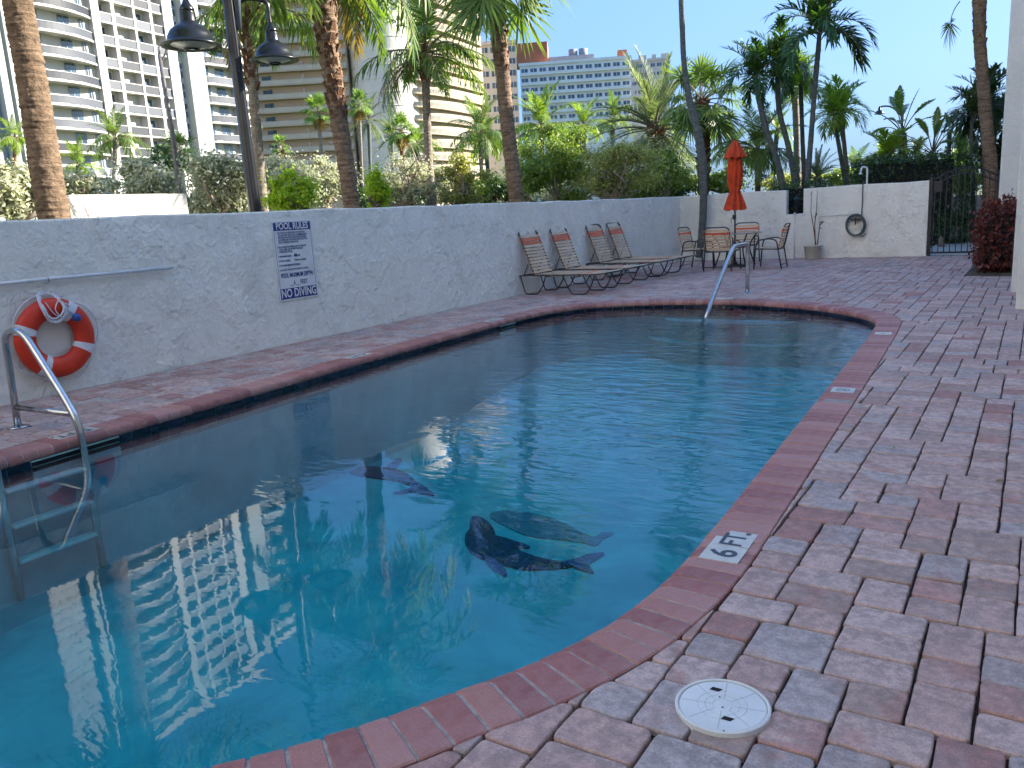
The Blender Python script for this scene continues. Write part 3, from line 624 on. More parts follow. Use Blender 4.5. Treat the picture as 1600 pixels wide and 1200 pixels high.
for k in range(8):
    a = k*PI/4+.2; mb = MB(); c, s_ = math.cos(a), math.sin(a)
    P = [(lc[0]+r*c-w*s_, lc[1]+r*s_+w*c, .0113+h) for r in (.03, .110) for w, h in ((-.0012, 0), (0, .0007), (.0012, 0))]; mb.add(P, [(0, 3, 4, 1), (1, 4, 5, 2)]); mb.build('rib', simple('lid_rib_grey', (.5, .52, .52), .5) if k == 0 else bpy.data.materials['lid_rib_grey'], lid)
for (x, y) in ((1119, 1077), (1137, 1123)):
    p = ground(x, y, .0118); mb = MB(); V = [(p[0]+u*.017, p[1]+v*.0085+(u+1)*.0, p[2]) for u, v in ((-1, -1), (.55, -1), (1, 1), (-.7, 1))]; mb.add(V, [(0, 1, 2, 3)]); V2 = [(x_, y_, z-.0004) for x_, y_, z in V]; mb.build('finger_hole', MT['dark'], lid)
for (x, y) in ((1124, 1061.5), (1131, 1142), (1124.5, 1089), (1129, 1105)):
    p = ground(x, y, .0118); mb = MB(); lathe(mb, [(0.0005, .0012), (.0025, .001), (.003, 0)], 8, p); mb.build('screw', MT['frame'], lid)
# ------------------------------------------------------------------ on the left wall: rules sign, life ring, rescue pole
X = WX+.012
sg = thing('pool_rules_sign', 'white and blue POOL RULES sign on the left wall', 'sign', (X, 6.82, .96))
bbox_ = MB(); box(bbox_, X-.012, X, 6.516, 7.119, .508, 1.419); bbox_.build('board', MT['white_paint'], sg)
XB = (0, 1, 0); YB = (0, 0, 1); ZB = (1, 0, 0)
def wtext(s, y, z, size, m, sx=1, bold=0, align='CENTER'): text(s, size, sg, m, basis((X+.0022, y, z), XB, YB, ZB), sx=sx, bold=bold, ext=.0004, align=align)
for z0, z1 in ((1.312, 1.403), (.526, .648)):
    mb = MB(); box(mb, X, X+.0015, 6.533, 7.102, z0, z1); mb.build('blue_band', MT['blue_ink'], sg)
for (y0, y1, z0, z1) in ((6.533, 6.537, .648, 1.312), (7.098, 7.102, .648, 1.312)):
    mb = MB(); box(mb, X, X+.001, y0, y1, z0, z1); mb.build('border', MT['blue_ink'], sg)
wtext('POOL RULES', 6.818, 1.358, .104, MT['white_paint'], .84, .0025); wtext('NO DIVING', 6.818, .587, .135, MT['white_paint'], .78, .003)
lines = [('1. NO FOOD OR BEVERAGES IN THE POOL', 1.285), ('    OR ON POOL WET DECK. COMMERCIALLY', 1.258), ('    BOTTLED WATER IN PLASTIC BOTTLES IS', 1.231), ('    ALLOWED ON THE POOL WET DECK FOR', 1.204), ('    POOL PATRON HYDRATION.', 1.177),
         ('2. NO GLASS OR ANIMALS IN THE FENCED', 1.125), ('    POOL AREA (OR 50 FEET FROM AN', 1.098), ('    UNFENCED POOL).', 1.071), ('3. BATHING LOAD:      PERSONS', 1.018), ('4. POOL HOURS:', .966), ('5. SHOWER BEFORE ENTERING', .914), ('6. DO NOT SWALLOW THE POOL WATER.', .862)]
for s, z in lines: wtext(s, 6.558, z, .0285, MT['blue_ink'], .82, .0006, 'LEFT')
wtext('10', 6.818, 1.02, .055, MT['ink'], .9, .0012); wtext('Dawn to Dusk', 6.80, .968, .034, MT['ink'], .9, .0008, 'LEFT')
wtext('POOL MAXIMUM DEPTH:', 6.818, .795, .072, MT['blue_ink'], .62, .002); wtext('__6__ FEET', 6.83, .705, .072, MT['blue_ink'], .80, .001)
# life ring in a vertical plane just off the wall
rc = np.array([WX+.07, 3.862, .505]); RR = .262; rr = .092
ring = thing('life_ring', 'orange life ring with white straps hanging on left wall', 'life ring', tuple(rc))
mb = MB(); a = np.linspace(0, 2*PI, 49)
Vr = []; nn_ = 20; th = np.linspace(0, 2*PI, nn_, endpoint=False)
for q in a[:-1]:
    for w in th: R_ = RR+rr*math.cos(w); Vr.append((rc[0]+.055*math.sin(w), rc[1]+R_*math.cos(q), rc[2]+R_*math.sin(q)))
mb.add(Vr, [(i*nn_+j, i*nn_+(j+1) % nn_, ((i+1) % 48)*nn_+(j+1) % nn_, ((i+1) % 48)*nn_+j) for i in range(48) for j in range(nn_)], 0, True); mb.build('foam_ring', MT['ringred'], ring)
for q0 in (56, 160, 240, 334):
    mb = MB(); Vr = []; qs = np.radians(np.linspace(q0-7.5, q0+7.5, 4))
    for q in qs:
        for w in th: R_ = RR+(rr+.003)*math.cos(w); Vr.append((rc[0]+.058*math.sin(w), rc[1]+R_*math.cos(q), rc[2]+R_*math.sin(q)))
    mb.add(Vr, [(i*nn_+j, i*nn_+(j+1) % nn_, (i+1)*nn_+(j+1) % nn_, (i+1)*nn_+j) for i in range(3) for j in range(nn_)], 0, True); mb.build('strap', MT['rope'], ring)
pts = []
for q0, q1 in ((56, -26), (334-360, -120), (240, 160), (160, 56+0)):
    for t in np.linspace(0, 1, 9)[:-1]:
        q = math.radians(q0+(q1-q0)*t); R_ = RR+rr+.004+.06*math.sin(PI*t)*(1 if q1 != 56 else .6); pts.append((WX+.05, rc[1]+R_*math.cos(q), rc[2]+R_*math.sin(q)))
mb = MB(); tube(mb, catmull(pts, 3), .006, 6); mb.build('grab_rope', MT['rope'], ring)
mb = MB(); hk = np.array([WX+.03, 3.86, .905])
for k in range(7):
    w = .095+.012*math.sin(k*2.1); hgt = .23+.02*math.cos(k*1.7); xx = rc[0]+.062+.006*k
    P = [(hk[0]+(xx-hk[0])*min(1, (1-math.cos(t))*.8), hk[1]-.005*k+w*math.sin(t)*(1+.15*math.sin(t)), hk[2]-hgt*.5*(1-math.cos(t))*1.08+.002*k) for t in np.linspace(.12, 2*PI-.12, 26)]; tube(mb, P, .0058, 6)
mb.build('throw_rope', MT['rope'], ring)
mb = MB(); tube(mb, catmull([(hk[0]+.09, 3.80, .83), (hk[0]+.11, 3.86, .71), (hk[0]+.12, 3.95, .70), (hk[0]+.11, 3.99, .78), (hk[0]+.11, 3.93, .80), (hk[0]+.12, 4.03, .69)], 5), .0045, 6); tube(mb, catmull([(hk[0]+.1, 3.93, .86), (hk[0]+.12, 3.86, .76), (hk[0]+.12, 3.92, .66)], 5), .0045, 6); mb.build('rope_end', MT['rope'], ring)
mb = MB(); lathe(mb, [(.001, -.038), (.022, -.032), (.037, -.01), (.037, .012), (.022, .032), (.001, .038)], 14, (rc[0]+.09, 4.03, .665)); mb.build('blue_float', MT['float'], ring)
mb = MB(); tube(mb, [(WX, 3.9, .90), (WX+.045, 3.9, .90), (WX+.05, 3.9, .93)], .005, 6); mb.build('hook', MT['steel'], ring)
rp = thing('rescue_pole', 'long white rescue pole hung level on the left wall', 'pole', (WX+.04, 4.2, 1.02))
mb = MB(); tube(mb, [(WX+.045, 2.2, 1.024), (WX+.045, 5.15, 1.018)], .0165, 10); mb.build('pole', MT['white_paint'], rp)
for y in (3.89, 3.0):
    mb = MB(); tube(mb, bend([(WX, y, .985), (WX+.03, y, .985), (WX+.068, y, 1.0), (WX+.068, y, 1.055)], .02, 4), .004, 6); mb.build('bracket', MT['steel'], rp)

# ------------------------------------------------------------------ sun loungers
def strap_band(mb, p, q, axis, half=.3, w=.037, th=.006, sag=.012):   # a band from side rail to side rail, wrapped over them; p centre, axis = along, q = up normal
    p, ax, nz = np.array(p), np.array(axis, float), np.array(q, float); ys = np.linspace(-half, half, 5); V = []
    for y in ys:
        s_ = -sag*(1-(y/half)**2)
        for (a_, b_) in ((-w/2, 0), (w/2, 0), (w/2, th), (-w/2, th)): V.append(p+np.array([0, y, 0])+ax*a_+nz*(b_+s_))
    F_ = [(i*4+k, (i+1)*4+k, (i+1)*4+(k+1) % 4, i*4+(k+1) % 4) for i in range(4) for k in range(4)]+[(3, 2, 1, 0), (16, 17, 18, 19)]
    mb.add(np.array(V), F_)
    for sgn in (-1, 1):               # wrap round the rail
        V = []
        for t in np.linspace(-.5*PI, .5*PI, 4):
            c = p+np.array([0, sgn*half, 0])+nz*(-.0135)+np.array([0, sgn*.0165*math.cos(t), 0])+nz*.0165*math.sin(t)
            V += [c-ax*w/2, c+ax*w/2]
        F2 = [(2*i, 2*i+1, 2*i+3, 2*i+2) if sgn > 0 else (2*i+1, 2*i, 2*i+2, 2*i+3) for i in range(3)]; mb.add(V, F2)
def make_lounger(back_deg=111.0):
    t = thing('sun_lounger', 'x', 'sun lounger'); H = .325; W = .33; L0, L1 = 0.0, 1.62; hx = .22      # local x: head 0 -> foot, hinge at hx
    for s in (-1, 1):
        mb = MB(); tube(mb, bend([(L0-.06, s*W, H-.01), (L0+.10, s*W, H+.005), (hx, s*W, H), (L1-.25, s*W, H), (L1, s*W, H+.03)], .08), .0125, 8); mb.build('side_rail', MT['frame'], t)
        mb = MB(); tube(mb, bend([(L0-.035, s*W*.99, H-.015), (.05, s*W, .0135), (.29, s*W, .0135), (.40, s*W, .16), (.46, s*W, H-.015)], .05), .0115, 8); mb.build('leg', MT['frame'], t)
        mb = MB(); tube(mb, bend([(.78, s*W, H-.012), (.93, s*W, .0135), (1.20, s*W, .0135), (1.30, s*W, .16), (1.36, s*W, H-.012)], .05), .0115, 8); mb.build('leg', MT['frame'], t)
    mb = MB(); tube(mb, [(L1, -W, H+.03), (L1, W, H+.03)], .0125, 8); tube(mb, [(L0-.06, -W, H-.01), (L0-.06, W, H-.01)], .0125, 8); tube(mb, [(.46, -W, H-.03), (.46, W, H-.03)], .009, 6); tube(mb, [(.93, -W, H-.05), (.93, W, H-.05)], .009, 6); mb.build('crossbar', MT['frame'], t)
    th_ = math.radians(back_deg); ax = np.array([math.cos(th_), 0, math.sin(th_)]); nz = np.array([math.sin(th_), 0, -math.cos(th_)]); Wb = .30; LB = .735
    hp = np.array([hx, 0, H+.005])
    P = [hp+np.array([0, -Wb, 0]), hp+ax*(LB-.0)+np.array([0, -Wb, 0]), hp+ax*(LB+.05)+np.array([0, -Wb+.05, 0])-nz*.02, hp+ax*(LB+.05)+np.array([0, Wb-.05, 0])-nz*.02, hp+ax*LB+np.array([0, Wb, 0]), hp+np.array([0, Wb, 0])]
    mb = MB(); tube(mb, bend(P, .05), .0155, 8); mb.build('back_frame', MT['frame'], t)
    for s in (-1, 1):                 # notched prop bars behind the backrest
        a_ = hp+ax*.30+np.array([0, s*.22, 0]); b_ = np.array([L0-.03, s*.22, H-.005]); mb = MB(); tube(mb, [a_, b_], .008, 6)
        for k in range(4): q = b_+(a_-b_)*(.12+.15*k); tube(mb, [q, q+np.array([.02, 0, -.035])], .005, 5)
        mb.build('prop_bar', MT['frame'], t)
    n = 12; o_cols = (n-2, n-3)
    for k in range(n):
        mb = MB(); strap_band(mb, hp+ax*(.04+k*.0575)+nz*.013, nz, ax, Wb); mb.build('strap', MT['ostrap'] if k in o_cols else MT['strap'], t)
    n = 23
    for k in range(n):
        mb = MB(); x = hx+.05+k*.0575; z = H+.013+(max(0, x-1.37)/.25)*.03; strap_band(mb, (x, 0, z), (0, 0, 1), (1, 0, 0), W-.005); mb.build('strap', MT['ostrap'] if k == 14 else MT['strap'], t)
    return t
lab = ['beige strap lounger nearest the camera, leftmost of the four', 'beige strap lounger second from the left along the wall', 'beige strap lounger third from left, before the last one', 'beige strap lounger farthest away, next to the patio chairs']
L0_ = make_lounger()
for i, (x, y, rz) in enumerate([(-7.31, 12.10, 0.0), (-7.31, 13.16, .015), (-7.30, 14.55, -.02), (-7.30, 15.45, .01)]):
    o = L0_ if i == 0 else copy_tree(L0_); o.location = (x, y, .001); o.rotation_euler = (0, 0, rz); tag(o, lab[i], 'sun lounger', 'sun loungers in a row along the left wall')

# ------------------------------------------------------------------ patio table, chairs, umbrella
def make_chair():                     # local: faces +y, width x
    t = thing('patio_chair', 'x', 'chair'); W = .285; H = .40
    for s in (-1, 1):
        mb = MB(); tube(mb, bend([(s*W, -.26, .012), (s*W, -.19, H), (s*W, -.165, .56), (s*W, -.05, .60), (s*W, .20, .575), (s*W, .235, .44), (s*W, .27, .012)], .07), .0135, 8); mb.build('leg_and_arm', MT['frame'], t)
        mb = MB(); tube(mb, [(s*W, -.245, .013), (s*W, .262, .013)], .010, 6) if False else tube(mb, [(s*W*.98, -.2, H-.01), (s*W*.98, .235, H+.01)], .0125, 8); mb.build('seat_rail', MT['frame'], t)
    mb = MB(); tube(mb, [(-W, -.245, .09), (W, -.245, .09)], .009, 6); tube(mb, [(-W, .235, H), (W, .235, H)], .0125, 8); tube(mb, [(-W, -.2, H-.01), (W, -.2, H-.01)], .0125, 8); mb.build('stretcher', MT['frame'], t)
    th_ = math.radians(104); ax = np.array([0, math.cos(th_), math.sin(th_)]); nz = np.array([0, math.sin(th_), -math.cos(th_)]); hp = np.array([0, -.19, H]); Wb = .262; LB = .43
    P = [hp+np.array([-Wb, 0, 0]), hp+ax*LB+np.array([-Wb, 0, 0]), hp+ax*(LB+.055)+np.array([-Wb+.06, 0, 0])-nz*.015, hp+ax*(LB+.055)+np.array([Wb-.06, 0, 0])-nz*.015, hp+ax*LB+np.array([Wb, 0, 0]), hp+np.array([Wb, 0, 0])]
    mb = MB(); tube(mb, bend(P, .05), .0135, 8); mb.build('back_frame', MT['frame'], t)
    def band(p, axis, nrm, half, m):
        tmp = MB(); strap_band(tmp, (0, 0, 0), (0, 0, 1), (1, 0, 0), half, .042); V = np.concatenate(tmp.V); x_ = np.array([1., 0, 0]); W3 = V[:, 0:1]*np.array(axis)+V[:, 1:2]*x_+V[:, 2:3]*np.array(nrm)+np.array(p)
        tmp.V = [W3]; tmp.build('strap', m, t)
    for k in range(7): band(hp+ax*(.05+k*.06)+nz*.014, ax, nz, Wb, MT['ostrap'] if k in (5, 4) and k == 5 or k == 4 and False else MT['strap'])
    for k in range(7): band((0, -.15+k*.06, H+.014), (0, 1, 0), (0, 0, 1), W-.02, MT['strap'])
    return t
ch0 = make_chair()
for i, (x, y, rz, l) in enumerate([(-5.30, 16.12, -.05, 'strap patio chair with its back to the pool'), (-6.02, 16.68, -PI/2-.1, 'strap patio chair on the left of the table, by palm'), (-4.45, 16.55, PI/2+.05, 'strap patio chair on the right, pulled out from table'), (-5.45, 18.05, PI+.05, 'strap patio chair behind the table, facing the pool')]):
    o = ch0 if i == 0 else copy_tree(ch0); o.location = (x, y, .001); o.rotation_euler = (0, 0, rz); tag(o, l, 'chair', 'strap chairs round the patio table')
TC = (-5.36, 17.15)
tb = thing('patio_table', 'round patio table holding the closed orange umbrella', 'table', (*TC, 0))
mb = MB(); lathe(mb, [(.02, .685), (.53, .685), (.55, .690), (.55, .705), (.53, .71), (.02, .71)], 40, (*TC, 0), sm=False); mb.build('table_top', simple('frosted_glass_top', (.30, .33, .33), .15, spec=.8), tb)
for k in range(4):
    a = PI/4+k*PI/2; c, s_ = math.cos(a), math.sin(a); mb = MB(); tube(mb, bend([(TC[0]+.50*c, TC[1]+.50*s_, .68), (TC[0]+.30*c, TC[1]+.30*s_, .42), (TC[0]+.46*c, TC[1]+.46*s_, .012)], .2), .016, 8); mb.build('leg', MT['frame'], tb)
mb = MB(); lathe(mb, [(.27, .40), (.285, .40), (.285, .425), (.27, .425), (.27, .40)], 28, (*TC, 0)); mb.build('brace_ring', MT['frame'], tb)
ub = thing('patio_umbrella', 'closed orange canvas umbrella standing through the patio table', 'umbrella', (*TC, 0))
mb = MB(); tube(mb, [(*TC, .0), (*TC, 2.50)], .0175, 10); mb.build('pole', MT['frame'], ub)
mb = MB(); lathe(mb, [(.0, .11), (.05, .11), (.06, .06), (.22, .05), (.24, .03), (.24, .0)], 28, (*TC, .001)); mb.build('base', MT['frame'], ub)
ang = np.linspace(0, 2*PI, 64, endpoint=False)
fold = 1+.16*np.cos(8*ang)+.05*np.cos(16*ang+1)+.05*np.sin(3*ang)
def canopy(prof_, amp, seed):
    r_ = np.random.default_rng(seed); V = []; k = len(prof_); n = len(ang)
    for i, (r, z, f) in enumerate(prof_):
        R_ = r*(1+(fold-1)*f*amp+.02*np.cos(5*ang+i*.7)); V.append(np.stack([TC[0]+R_*np.cos(ang+.05*i), TC[1]+R_*np.sin(ang+.05*i), z+.012*np.cos(8*ang)*f*(1 if i == 0 else 0)], -1))
    V = np.concatenate(V); F_ = [(i*n+j, i*n+(j+1) % n, (i+1)*n+(j+1) % n, (i+1)*n+j) for i in range(k-1) for j in range(n)]; return MB().add(V, F_, 0, True)
canopy([(.200, 1.17, 1.3), (.175, 1.28, 1.3), (.135, 1.42, 1.3), (.098, 1.53, 1.1), (.092, 1.56, 1), (.112, 1.64, 1.2), (.128, 1.82, 1.3), (.130, 2.0, 1.2), (.115, 2.15, 1.1), (.095, 2.25, 1), (.06, 2.40, .6), (.02, 2.52, .2)], 1.0, 1).build('canopy', MT['canvas'], ub)
canopy([(.205, 2.22, 1.3), (.185, 2.27, 1.2), (.135, 2.38, 1.1), (.085, 2.48, .9), (.05, 2.545, .5), (.018, 2.57, .1)], .9, 2).build('vent_cap', MT['canvas'], ub)
mb = MB(); tube(mb, [(TC[0]+.104*math.cos(a), TC[1]+.104*math.sin(a), 1.545) for a in np.linspace(0, 2*PI, 20)], .012, 6); mb.build('tie', MT['canvas'], ub)
mb = MB(); lathe(mb, [(.0, 2.55), (.015, 2.56), (.018, 2.58), (.008, 2.62), (.0, 2.63)], 10, (*TC, 0)); mb.build('finial', MT['frame'], ub)
mb = MB(); box(mb, TC[0]-.045, TC[0]+.02, TC[1]-.03, TC[1]+.03, .98, 1.07); tube(mb, [(TC[0]-.045, TC[1], 1.02), (TC[0]-.08, TC[1], 1.02), (TC[0]-.08, TC[1], .90)], .007, 6); mb.build('crank', MT['black'], ub)

# ------------------------------------------------------------------ on the end wall
pt = thing('plant_pot', 'cream pot with bare dark stems against the end wall', 'potted plant', (-4.2, WY-.24, 0))
mb = MB(); lathe(mb, [(.0, .0), (.135, .0), (.145, .02), (.185, .27), (.20, .275), (.20, .30), (.178, .30), (.17, .26), (.0, .255)], 28, (-4.2, WY-.24, .001)); mb.build('pot', MT['pot'], pt)
mb = MB(); disc(mb, (-4.2, WY-.24, .262), .168, 20); mb.build('soil', MT['soil'], pt)
mb = MB()
for P in ([(1275, 383), (1271, 355), (1267, 330), (1268, 300)], [(1274, 383), (1273, 350), (1276, 325), (1277, 300)], [(1277, 383), (1281, 352), (1283, 345)], [(1281, 352), (1287, 346)], [(1273, 340), (1277, 334)]):
    tube(mb, [on_y(x, y, WY-.24) for x, y in P], np.linspace(.012, .006, len(P)), 6)
mb.build('stem', MT['tk_red'], pt)
mb = MB(); r_ = np.random.default_rng(3)
for x, y, n in ((1268, 301, 5), (1277, 300, 3), (1285, 347, 12), (1275, 334, 4), (1283, 356, 6)):
    for k in range(n):
        p = on_y(x, y, WY-.24); d = r_.normal(0, 1, 3); d /= np.linalg.norm(d); e_ = np.cross(d, (0, 1, .2))*.006; q = p+d*r_.uniform(.04, .10); mb.add([p-e_, p+e_, q], [(0, 1, 2)])
mb.build('leaves', MT['lf_dark'], pt)
hs_ = thing('garden_hose', 'coiled grey green hose hanging from hook on end wall', 'hose', (-3.35, WY-.08, .7)); mb = MB(); P = []
for k in range(7):
    ph = k*2*PI; r0 = .185+.012*math.sin(k*2.3)
    for a in np.linspace(0, 2*PI, 25)[:-1]: P.append((-3.352+r0*math.sin(a)*(1+.03*math.sin(k)), WY-.035-.012*k+.004*math.sin(3*a+k), .70+r0*1.18*math.cos(a)+.008*math.cos(k*1.9)))
tube(mb, P, .0125, 7); mb.build('coil', MT['hose'], hs_)
mb = MB(); tube(mb, catmull([(-3.352+.17, WY-.07, .80), (-3.24, WY-.03, .90), (-3.235, WY-.025, 1.2), (-3.24, WY-.025, 1.5), (-3.235, WY+.02, 1.60)], 6), .0125, 7); tube(mb, [(-3.25, WY-.09, .50), (-3.20, WY-.1, .44), (-3.13, WY-.09, .52)], .012, 6); mb.build('loose_end', MT['hose'], hs_)
mb = MB(); box(mb, -3.46, -3.25, WY-.1, WY, .80, .835); tube(mb, [(-3.352, WY-.1, .70), (-3.352, WY-.1, .86)], .012, 6); mb.build('holder', MT['black'], hs_)
sh = thing('shower_pipe', 'thin white shower pipe rising above the end wall', 'shower', (-3.2, WY+.1, 1.5)); mb = MB(); tube(mb, bend([(-3.20, WY+.23, 0), (-3.20, WY+.23, 1.90), (-3.30, WY+.15, 1.92), (-3.31, WY+.1, 1.80)], .05), .02, 8); mb.build('pipe', MT['white_paint'], sh)
mb = MB(); lathe(mb, [(.015, 1.82), (.045, 1.77), (.045, 1.76), (.0, 1.76)], 12, (-3.31, WY+.1, 0)); mb.build('head', MT['steel'], sh)
cd = thing('conduit', 'thin white conduit below the notch in end wall', 'pipe', (-4.65, WY-.015, 0)); mb = MB(); tube(mb, [(-4.65, WY-.014, 0.0), (-4.65, WY-.014, .985)], .011, 8); lathe(mb, [(0, 1.03), (.025, 1.01), (.025, .985), (0, .97)], 10, (-4.65, WY-.02, 0)); mb.build('pipe', MT['white_paint'], cd)
cd = thing('water_pipe', 'thin pale pipe running level from the hose hook', 'pipe', (-4.1, WY-.015, .9)); mb = MB(); tube(mb, bend([(-4.12, WY-.012, .70), (-4.12, WY-.012, .918), (-3.46, WY-.012, .925)], .02), .008, 6); mb.build('pipe', MT['white_paint'], cd)
wl = thing('wall_lantern', 'small black lantern standing in the wall notch', 'lantern', (-4.62, WY+.1, .99)); mb = MB(); lathe(mb, [(.0, .99), (.06, .99), (.03, 1.02), (.02, 1.12), (.055, 1.16), (.07, 1.30), (.085, 1.31), (.03, 1.37), (.0, 1.40)], 8, (-4.64, WY+.1, 0), sm=False); mb.build('body', MT['black'], wl)
# gate
gt = thing('iron_gate', 'black iron gate with arched top at the far right corner', 'gate', (-1.3, WY+.05, 0))
def arch(x): return 1.545+.21*math.sin(PI*(x+1.90)/(1.17))**.9 if -1.9 < x < -.73 else 1.545
GY = WY+.06
for x in (-1.925, -.715): mb = MB(); bbox(mb, x-.032, x+.032, GY-.032, GY+.032, -.0, 1.60, .006); lathe(mb, [(.0, 1.67), (.02, 1.65), (.028, 1.63), (.012, 1.60)], 10, (x, GY, 0)); mb.build('post', MT['gate'], gt)
xs = np.linspace(-1.86, -.78, 11)
for x in xs: mb = MB(); box(mb, x-.0085, x+.0085, GY-.0085, GY+.0085, .05, arch(x)-.005); mb.build('bar', MT['gate'], gt)
ax_ = np.linspace(-1.89, -.745, 26)
for dz, n_ in ((0, 'arch_rail'), (-.13, 'arch_rail')): mb = MB(); tube(mb, [(x, GY+.011, arch(x)+dz) for x in ax_], .014, 6); mb.build(n_, MT['gate'], gt)
for z in (.06,): mb = MB(); box(mb, -1.893, -.747, GY+.009, GY+.03, z-.018, z+.018); mb.build('rail', MT['gate'], gt)
for x in (xs[1:]+xs[:-1])/2: mb = MB(); tube(mb, [(x+.042*math.cos(a), GY+.01, arch(x)-.065+.042*math.sin(a)) for a in np.linspace(0, 2*PI, 14)], .006, 5); mb.build('scroll', MT['gate'], gt)
mb = MB(); box(mb, -1.88, -1.72, GY-.02, GY+.02, 1.30, 1.52); mb.build('lock_box', MT['gate'], gt)
for z in (.17, 1.50): mb = MB(); box(mb, -1.99, -1.95, GY-.04, GY+.01, z, z+.05); mb.build('hinge', MT['gate'], gt)

# ------------------------------------------------------------------ palms
def curve2(Ln, e0, e1, n=14, pw=1.0):  # arc in the x-z plane from elevation e0 to e1
    t = np.linspace(0, 1, n); e = np.radians(e0+(e1-e0)*t**pw); ds = Ln/(n-1); x = np.concatenate([[0], np.cumsum(np.cos(e[:-1])*ds)]); z = np.concatenate([[0], np.cumsum(np.sin(e[:-1])*ds)])
    return np.stack([x, 0*x, z], -1), e
def blade(mb, roots, dirs, nrm, length, width, droop, mi=0, segs=3):
    # many narrow leaflets at once
    n = len(roots); side = np.cross(dirs, nrm); side /= np.linalg.norm(side, axis=1)[:, None]+1e-9
    ts = np.linspace(0, 1, segs+1); V = []
    wd = [.45, 1.0, .8, .0] if segs == 3 else [.5, 1.0, 0.0]
    for k, t in enumerate(ts):
        c = roots+dirs*(length*t)[:, None]+np.array([0, 0, -1.])*(droop*t*t)[:, None]; w = (width*wd[k]*.5)[:, None]
        if k < segs: V += [c-side*w, c+side*w]
        else: V += [c]
    V = np.stack(V, 1); m = V.shape[1]; V = V.reshape(-1, 3); b = (np.arange(n)*m)[:, None]
    Q = np.concatenate([b+np.array([[2*k, 2*k+1, 2*k+3, 2*k+2]]) for k in range(segs-1)]); T3 = b+np.array([[2*(segs-1), 2*(segs-1)+1, 2*segs]])
    mb.add(V, Q, mi); mb.F.append((T3+mb.n-len(V), mi, False))
def pinnate(seed, Ln=1.0, e0=50, e1=-40, nl=44, ll=.26, lw=.016, v=25, start=.16, hang=.35, a0=70, a1=28, messy=5, pw=1.0, tip=.45):
    r = np.random.default_rng(seed); mb = MB(); P, e = curve2(Ln, e0, e1, 16, pw); tube(mb, P, np.linspace(.016, .003, 16)*Ln, 5, 1)
    t = np.linspace(start, .99, nl); ii = t*15; X = np.stack([np.interp(ii, np.arange(16), P[:, k]) for k in range(3)], -1); ee = np.interp(ii, np.arange(16), e)
    T_ = np.stack([np.cos(ee), 0*ee, np.sin(ee)], -1); Nn = np.stack([-np.sin(ee), 0*ee, np.cos(ee)], -1)
    for s in (-1, 1):
        al = np.radians(a0+(a1-a0)*(t-start)/(1-start)+r.normal(0, messy, nl)); vv = np.radians(v+r.normal(0, messy*1.6, nl))
        S = np.array([0, 1.0*s, 0]); d = T_*np.cos(al)[:, None]+(S*np.cos(vv)[:, None]+Nn*np.sin(vv)[:, None])*np.sin(al)[:, None]
        lng = Ln*ll*np.clip(np.sin(PI*(.12+.88*(1-(1-t)**1.3)*.93))*1.05+.05, tip, 1)*r.uniform(.85, 1.1, nl)
        blade(mb, X+r.normal(0, .003*Ln, X.shape), d, Nn, lng, np.full(nl, lw*Ln), lng*hang*r.uniform(.6, 1.3, nl))
    return mb
def fan(seed, Lp=.55, R=.5, e0=40, e1=10, nseg=34, spread=140, lw=.035, hang=.30, cup=12, arch=.25):
    r = np.random.default_rng(seed); mb = MB(); P, e = curve2(Lp, e0, e1, 8); tube(mb, P, np.linspace(.014, .008, 8), 5, 1); T_ = np.array([math.cos(e[-1]), 0, math.sin(e[-1])]); Nn = np.array([-T_[2], 0, T_[0]])
    a = np.radians(np.linspace(-spread, spread, nseg)+r.normal(0, 2, nseg)); c = np.radians(cup+r.normal(0, 5, nseg))
    d = (T_*np.cos(a)[:, None]+np.array([0, 1., 0])*np.sin(a)[:, None])*np.cos(c)[:, None]+Nn*np.sin(c)[:, None]
    lng = R*(.72+.28*np.cos(a*.6))*r.uniform(.85, 1.08, nseg); root = P[-1]+T_*(.02)+d*.02
    blade(mb, root, d, np.tile(Nn, (nseg, 1)), lng, np.full(nseg, lw), lng*hang*r.uniform(.5, 1.5, nseg)*(1+arch*np.abs(a))); return mb
def paddle(seed, Lp=.5, Lb=.6, W=.14, e0=70, e1=30):
    r = np.random.default_rng(seed); mb = MB(); P, e = curve2(Lp+Lb, e0, e1, 14, 1.4); tube(mb, P, np.linspace(.016, .003, 14), 5, 1); n = 26; t = np.linspace(.42, .98, n); ii = t*13
    X = np.stack([np.interp(ii, np.arange(14), P[:, k]) for k in range(3)], -1); ee = np.interp(ii, np.arange(14), e); T_ = np.stack([np.cos(ee), 0*ee, np.sin(ee)], -1); Nn = np.stack([-np.sin(ee), 0*ee, np.cos(ee)], -1)
    for s in (-1, 1):
        d = T_*.45+np.array([0, s*.85, 0])+Nn*.18; d /= np.linalg.norm(d, axis=1)[:, None]; lng = W*np.clip(np.sin(PI*(t-.40)/.62), .25, 1); blade(mb, X, d, Nn, lng, np.full(n, (Lb)/n*1.5), lng*.25*r.uniform(.3, 1.5, n), segs=2)
    return mb
KIND = {}
def kind(name, leaf, makers): KIND[name] = (MT[leaf] if leaf in MT else leaf, [(mk.mesh('frond_'+name, [MT[leaf], MT['twig']]), lo) for mk, lo in makers])
kind('coco', 'lf_coco', [(pinnate(1, e0=78, e1=30, v=18, hang=.25), 0), (pinnate(2, e0=60, e1=-15, hang=.5), 1), (pinnate(3, e0=45, e1=-45, hang=.6, v=10), 1), (pinnate(4, e0=20, e1=-60, hang=.6, v=0, messy=9), 2), (pinnate(5, e0=0, e1=-80, hang=.55, v=-10, messy=10), 3)])
